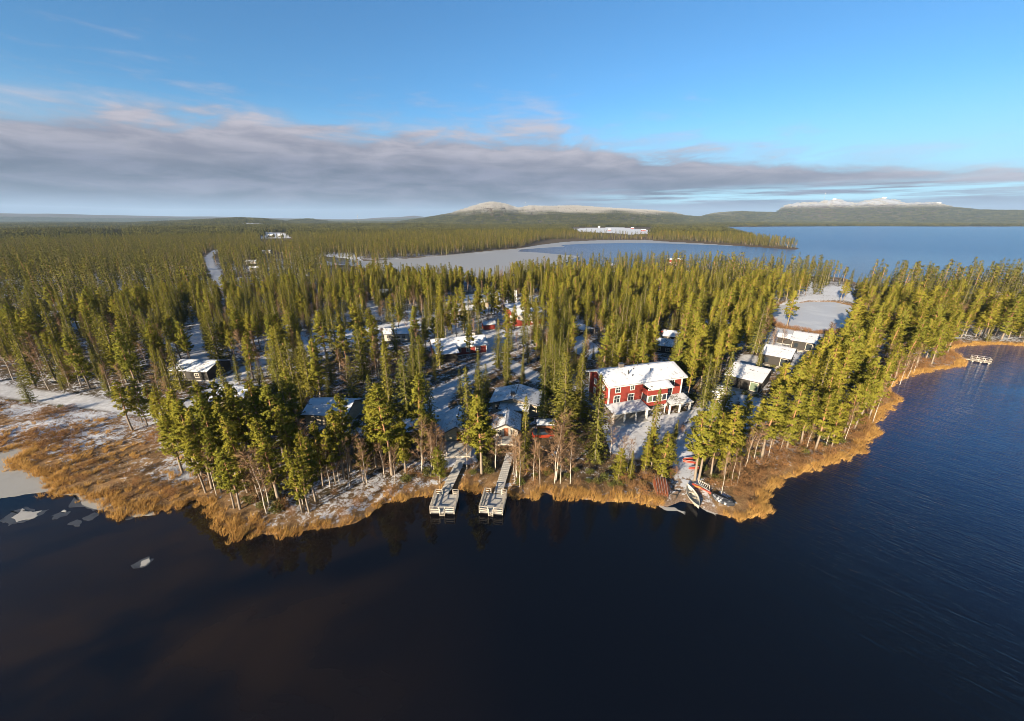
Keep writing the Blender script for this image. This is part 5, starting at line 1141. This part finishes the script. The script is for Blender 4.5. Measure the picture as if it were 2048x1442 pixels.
def kinds(x, y):
    n = len(x); r = rng.random(n); az = np.degrees(np.arctan2(x, y)); d = np.hypot(x, y)
    clump = vnoise(x, y, 26, 21); pb = np.where(az < -8, .32, .16) * (clump > .45) + .05; pb = np.where(d < 75, pb + .10, pb); pb = np.where(d > 260, .04, pb)
    pp = np.clip(.42 + (vnoise(x, y, 40, 31) - .5) * 1.1, .08, .9); pp = np.where((az > 22) & (sdist(x, y) < 18), .9, pp); pp = np.where((az < -25) & (d > 150), pp * .6, pp); pp = np.where(d > 250, pp * .55, pp)
    return np.where(r < pb, 2, np.where(rng.random(n) < pp, 0, 1))
KN = ['pine', 'spruce', 'birch']
HS = [(.155, .19), (.13, .22), (.10, .14)]
def heights(k, n, x, y, d):
    h = np.where(k == 0, rng.uniform(9, 16, n), np.where(k == 1, rng.uniform(6.5, 17.2, n), rng.uniform(6.5, 10, n)))
    h = np.where((rng.random(n) < .12) & (k == 1), rng.uniform(3.5, 8, n), h); return h * np.where(d < 70, .9, 1.0)
# near belt
x, y = jitter_grid(48, 270, 3.85)
sd = sdist(x, y); ok = allowed(x, y, sd, 2.3); x, y, sd = x[ok], y[ok], sd[ok]
dens = np.where(sd < 6, .6, .92) * np.where(vnoise(x, y, 30, 77) > .27, 1, .8) * np.where(x < -.25 * y, .87, 1); ok = rng.random(len(x)) < dens; x, y = x[ok], y[ok]
dm = np.min((x[:, None] - hx) ** 2 + (y[:, None] - hy) ** 2, 1); x, y = x[dm > 5.0], y[dm > 5.0]
k = kinds(x, y); d = np.hypot(x, y); h = heights(k, len(x), x, y, d)
# keep the approach to the landing and the front of the cabins open as in the photograph
fr = PP([(1225, 900), (1300, 930), (1345, 985), (1300, 1010), (1180, 1000), (1050, 1000), (860, 990), (860, 930), (1000, 905)], .3); ins = pip(x, y, fr); ok = ~(ins & (rng.random(len(x)) < .9)) & ~pip(x, y, PP([(1095, 890), (1180, 870), (1228, 930), (1210, 990), (1095, 990)], .3))
bl = blocked(x, y, h, h * .11); ok &= ~bl; x, y, k, h, d = x[ok], y[ok], k[ok], h[ok], d[ok]; z = ground_z(x, y)
print('near trees', len(x))
near = [(KN[k[i]], random.randrange(len(PR[KN[k[i]]])), x[i], y[i], z[i], h[i], None) for i in range(len(x))]
def inview(t):
    a, b = Q(t[2], t[3], t[5] * .6); return -20 < a < 2068
allt = trees + sorted(near, key=lambda t: t[2] ** 2 + t[3] ** 2)
cnt = {q: 0 for q in KN}; rest = []
LAND = [((1290, 820), 'the red lodge'), ((905, 850), 'the gable log cabin'), ((1015, 860), 'the right boardwalk cabin'), ((650, 815), 'the left point cabin'), ((450, 785), 'the square chimney cabin'), ((385, 735), 'the grey roofed cabin'), ((1515, 755), 'the green window black cabin'),
        ((1570, 705), 'the middle black cabin'), ((1370, 950), 'the gravel landing'), ((910, 690), 'the red longhouse'), ((1700, 870), 'the right reed bank'), ((1800, 740), 'the far right bank'), ((600, 1010), 'the left reed point'), ((290, 840), 'the marsh'), ((1950, 690), 'the white dock'),
        ((100, 760), 'the left snow road'), ((1040, 800), 'the wide log house'), ((1420, 790), 'the pale hut'), ((1110, 960), 'the birch thicket'), ((1165, 655), 'the open shelter'), ((1960, 620), 'the far right wood'), ((750, 760), 'the shaded snow clearing'), ((1050, 640), 'the two storey red house'), ((150, 690), 'the far left wood')]
LW = np.array([P(*q[0], .3) for q in LAND])
DESC = {'pine': [('tall', 'yellow green pine with bare orange stem'), ('short', 'bushy green pine')], 'spruce': [('tall', 'pointed dark green spruce'), ('short', 'slim pointed spruce')], 'birch': [('tall', 'bare brown twigged birch'), ('short', 'bare pale stemmed birch')]}
PL = {'pine': 'pines', 'spruce': 'spruces', 'birch': 'birches'}
def place_tree(t):
    kind, var, x, y, z, h, lab = t; s = h / HN[kind]; tr, cr = SPLIT[kind][var % len(SPLIT[kind])]
    if not lab:
        i = int(np.argmin(((LW - [x, y]) ** 2).sum(1))); dd = LW[i]
        rel = 'behind' if math.hypot(x, y) > math.hypot(*dd) + 3 else ('in front of' if math.hypot(x, y) < math.hypot(*dd) - 3 else 'beside')
        m = DESC[kind][0 if h > {'pine': 12.5, 'spruce': 12, 'birch': 8}[kind] else 1]; lab = f'{m[0]} {m[1]} {rel} {LAND[i][1]}'; grp = f'{m[0]} {PL[kind]} {rel} {LAND[i][1]}'
    else: grp = None
    o = thing(kind + '_tree', lab, kind, (x, y, z), random.uniform(0, 6.28), grp); w = s * random.uniform(.82, 1.25); o.scale = (w, w, s); o.rotation_euler = (random.uniform(-.03, .03), random.uniform(-.03, .03), random.uniform(0, 6.28))
    link('trunk', tr, o); link('crown', cr, o)
for t in allt:
    if cnt[t[0]] < 298 and inview(t): cnt[t[0]] += 1; place_tree(t)
    else: rest.append(t)
print('individual', cnt, 'rest', len(rest))
scatter('forest', 'remaining mixed pine, spruce and birch wood around the cabins', [(t[2], t[3], t[4]) for t in rest], rng.uniform(0, 6.28, len(rest)), [t[5] / HN[t[0]] for t in rest], [NEAR_IDX[t[0]][t[1] % len(PR[t[0]])] for t in rest], near_col, rng.normal(0, .03, (len(rest), 2)))
# middle belt
x, y = jitter_grid(270, 1080, 5.3, 60, -64); sd = sdist(x, y); ok = allowed(x, y, sd, 2.5) & (rng.random(len(x)) < .86); x, y = x[ok], y[ok]; k = kinds(x, y); d = np.hypot(x, y); h = heights(k, len(x), x, y, d); ok = ~blocked(x, y, h, h * .1); x, y, k, h = x[ok], y[ok], k[ok], h[ok]
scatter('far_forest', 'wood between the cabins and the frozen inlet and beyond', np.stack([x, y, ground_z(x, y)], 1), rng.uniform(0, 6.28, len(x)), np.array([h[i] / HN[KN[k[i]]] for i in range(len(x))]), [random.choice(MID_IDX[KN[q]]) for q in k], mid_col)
print('mid trees', len(x))
# far belts of wood
fx_, fy_, fs = [], [], []
for r0, r1, st, sc in ((1080, 2300, 25, 1.0), (2300, 9500, 46, 1.45)):
    x, y = jitter_grid(r0, r1, st, 56, -58); sd = sdist(x, y); ok = allowed(x, y, sd, 13 * sc); x, y = x[ok], y[ok]
    gz = ground_z(x, y); hh = np.full(len(x), 12.0 * sc) + gz; bad = np.zeros(len(x), bool)
    d = np.hypot(x, y)
    for poly, D_, pr in KEEP[-7:]:
        for f in (0, 1):
            ax, ay = Q(x, y, gz + 11 * sc * f); bad |= pip(ax, ay, poly) & (d < D_)
    ok = ~bad; hz = hills(x, y); az = np.degrees(np.arctan2(x, y)); ok &= ~((hz > 190) & (az > 24) & (rng.random(len(x)) < .8)); x, y, gz = x[ok], y[ok], gz[ok]
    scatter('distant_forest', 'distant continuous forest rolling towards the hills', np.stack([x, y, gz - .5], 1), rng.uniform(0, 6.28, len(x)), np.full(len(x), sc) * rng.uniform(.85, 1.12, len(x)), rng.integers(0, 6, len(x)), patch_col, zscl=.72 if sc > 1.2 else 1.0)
    print('patches', len(x))

# ------------------------------------------------------------------ reeds, heath, shrubs
WALKS = [np.array([(-10.0, 50), (P(922, 921, .8)[0], P(922, 921, .8)[1])]), np.array([(-2.4, 50), (P(1021, 905, .9)[0], P(1021, 905, .9)[1])])]
def off_walk(x, y, r=1.5): return (np.hypot(x - P(1446, 999, .5)[0], y - P(1446, 999, .5)[1]) > 2.6) & (np.hypot(x - P(1405, 976, .5)[0], y - P(1405, 976, .5)[1]) > 1.8) & (np.minimum(dist_poly(x, y, WALKS[0], False), dist_poly(x, y, WALKS[1], False)) > r)
def tuft(seed, n, r, hgt, w, spread):
    rg = np.random.default_rng(seed); a = rg.uniform(0, 6.28, n); q = np.sqrt(rg.random(n)) * r; p = np.stack([np.cos(a) * q, np.sin(a) * q, np.full(n, -.05)], 1)
    d = unit(np.stack([np.cos(a) * spread + .25, np.sin(a) * spread + .2, np.ones(n)], 1) + rg.normal(0, .14, (n, 3))); return tris(p, d, hgt * rg.uniform(.6, 1.15, n), w, rg)
def bush(seed, n, r, hgt, L, w):
    rg = np.random.default_rng(seed); p = unit(rg.normal(size=(n, 3))) * (rg.random((n, 1)) ** .5); p = p * [r, r, hgt / 2] + [0, 0, hgt / 2]; d = unit(rg.normal(size=(n, 3)) + p * [1, 1, .3] / r + [0, 0, .6]); return tris(p, d, L * rg.uniform(.5, 1.1, n), w, rg)
def pm(L, nm, m): return np_mesh(nm, L, np.arange(len(L)).reshape(-1, 3), M[m])
reed_col = proto_collection('reed', [pm(tuft(300 + i, 70, .55, 1.15, .055, .35), 'reed', 'reed') for i in range(4)])
heath_col = proto_collection('heath', [pm(tuft(320 + i, 34, .45, .42, .05, 1.1), 'heath', 'heath') for i in range(3)])
brush_col = proto_collection('brush', [pm(bush(340 + i, 240, .9, 1.4, .6, .035), 'brush', 'brush') for i in range(3)])
jun_col = proto_collection('low_shrub', [pm(bush(360 + i, 260, .8, .9, .28, .12), 'low_shrub', 'juniper') for i in range(3)])
# shoreline reeds
x, y = jitter_grid(40, 260, .62, 62, -66); d = np.hypot(x, y); w1 = dist_poly(x, y, W1); m = w1 < 9; x, y, d = x[m], y[m], d[m]
sd = sdist(x, y); beach = pip(x, y, BEACH) | (dist_poly(x, y, BEACH) < .5)
lobes = vnoise(x, y, 4.0, 41) * .55 + vnoise(x, y, 1.2, 42) * .45; marsh = pip(x, y, MARSH)
left = x < -30
lim = np.where(left, np.where(x < -62, -.8, -2.2), -.9); ok = (sd > lim * (lobes * 1.7 - .45)) & (sd < .4 + 3.0 * lobes * vnoise(x, y, 9, 44)) & ~beach & ((lobes > .36) | ((np.abs(sd - .3) < .5) & (lobes > .2))) & (rng.random(len(x)) < .85)
az = np.degrees(np.arctan2(x, y)); ok &= off_walk(x, y, 1.25)
x1_, y1_ = x[ok], y[ok]
# marsh reeds and tussocks in streaks
mx, my = jitter_grid(45, 170, .75, 0, -66); mm = pip(mx, my, MARSH) & (sdist(mx, my) > -1); mx, my = mx[mm], my[mm]; sdm = sdist(mx, my)
st_ = vnoise(mx * .5 + my * .2, my * 1.4 - mx * .5, 2.4, 51) * .55 + vnoise(mx, my, 9, 52) * .45; edge_ = np.clip(1 - sdm / 14, 0, 1) * .32
okm = (st_ + edge_ > .60) & (rng.random(len(mx)) < .42); rdm = road_d(mx, my) > .5; okm &= rdm
rx, ry_ = np.concatenate([x1_, mx[okm]]), np.concatenate([y1_, my[okm]]); n = len(rx); hs = np.concatenate([rng.uniform(.40, 1.1, len(x1_)) * (.6 + .6 * vnoise(x1_, y1_, 2.2, 47)), rng.uniform(.3, .75, okm.sum())])
print('reeds', n)
scatter('reed_bed', 'golden brown reeds lining the shore and marsh', np.stack([rx, ry_, np.maximum(ground_z(rx, ry_), -.05)], 1), rng.uniform(-.6, .6, n), hs, rng.integers(0, 4, n), reed_col)
oth = ~okm & rdm & (rng.random(len(mx)) < .5); hx_, hy_ = mx[oth], my[oth]
x, y = jitter_grid(44, 125, 1.0, 62, -66); sd = sdist(x, y); ok = (sd > 1.5) & allowed(x, y, sd, 1.5) & (rng.random(len(x)) < .72) & off_walk(x, y, 1.0); hx_ = np.concatenate([hx_, x[ok]]); hy_ = np.concatenate([hy_, y[ok]])
scatter('heath', 'low brown heath and grass poking through the snow', np.stack([hx_, hy_, ground_z(hx_, hy_)], 1), rng.uniform(0, 6.28, len(hx_)), rng.uniform(.6, 1.3, len(hx_)), rng.integers(0, 3, len(hx_)), heath_col)
x, y = jitter_grid(44, 200, 1.5, 62, -66); sd = sdist(x, y); az = np.degrees(np.arctan2(x, y)); dd = np.hypot(x, y)
dens = np.where((sd > .8) & (sd < 7), .26 + .74 * (az > 18) * (sd < 7) , 0) * (vnoise(x, y, 6, 61) > np.where(az > 18, .15, .38)); hedge = pip(x, y, PP([(1325, 860), (1390, 845), (1395, 880), (1350, 890), (1300, 885)], .3)); dens = np.where(hedge, .8, dens)
mb_ = pip(x, y, MARSH) & (vnoise(x, y, 11, 63) > .80); dens = np.where(mb_, .75, dens); ok = (rng.random(len(x)) < dens) & ~pip(x, y, BEACH) & ~pip(x, y, PLAZA) & (road_d(x, y) > .5) & off_walk(x, y, 2.0)
for f in FOOT: ok &= ~pip(x, y, f)
scatter('brushwood', 'leafless russet shrubs along bank and marsh', np.stack([x[ok], y[ok], ground_z(x[ok], y[ok])], 1), rng.uniform(0, 6.28, ok.sum()), rng.uniform(.6, 1.2, ok.sum()), rng.integers(0, 3, ok.sum()), brush_col)
x, y = jitter_grid(46, 130, 1.7, 62, -66); sd = sdist(x, y); ok = allowed(x, y, sd, 3.0) & (vnoise(x, y, 7, 71) > .40) & (rng.random(len(x)) < .7) & (sd < 30) & off_walk(x, y, 1.8)
scatter('undergrowth', 'low evergreen shrubs under the shore trees', np.stack([x[ok], y[ok], ground_z(x[ok], y[ok])], 1), rng.uniform(0, 6.28, ok.sum()), rng.uniform(.5, 1.3, ok.sum()), rng.integers(0, 3, ok.sum()), jun_col)

# ------------------------------------------------------------------ air
hz = MB().box(-17000, 17000, -800, 20500, -3, 520)
m, k_, out = material('air_haze'); pv_ = k_.n('ShaderNodeVolumePrincipled'); pv_.inputs['Color'].default_value = (0.48, 0.70, 1.0, 1); pv_.inputs['Density'].default_value = 3.6e-5; pv_.inputs['Anisotropy'].default_value = 0.0
k_.l(pv_.outputs[0], out.inputs['Volume']); tag(hz.build('haze', m), 'thin bluish air over lake and forest', kind='stuff')
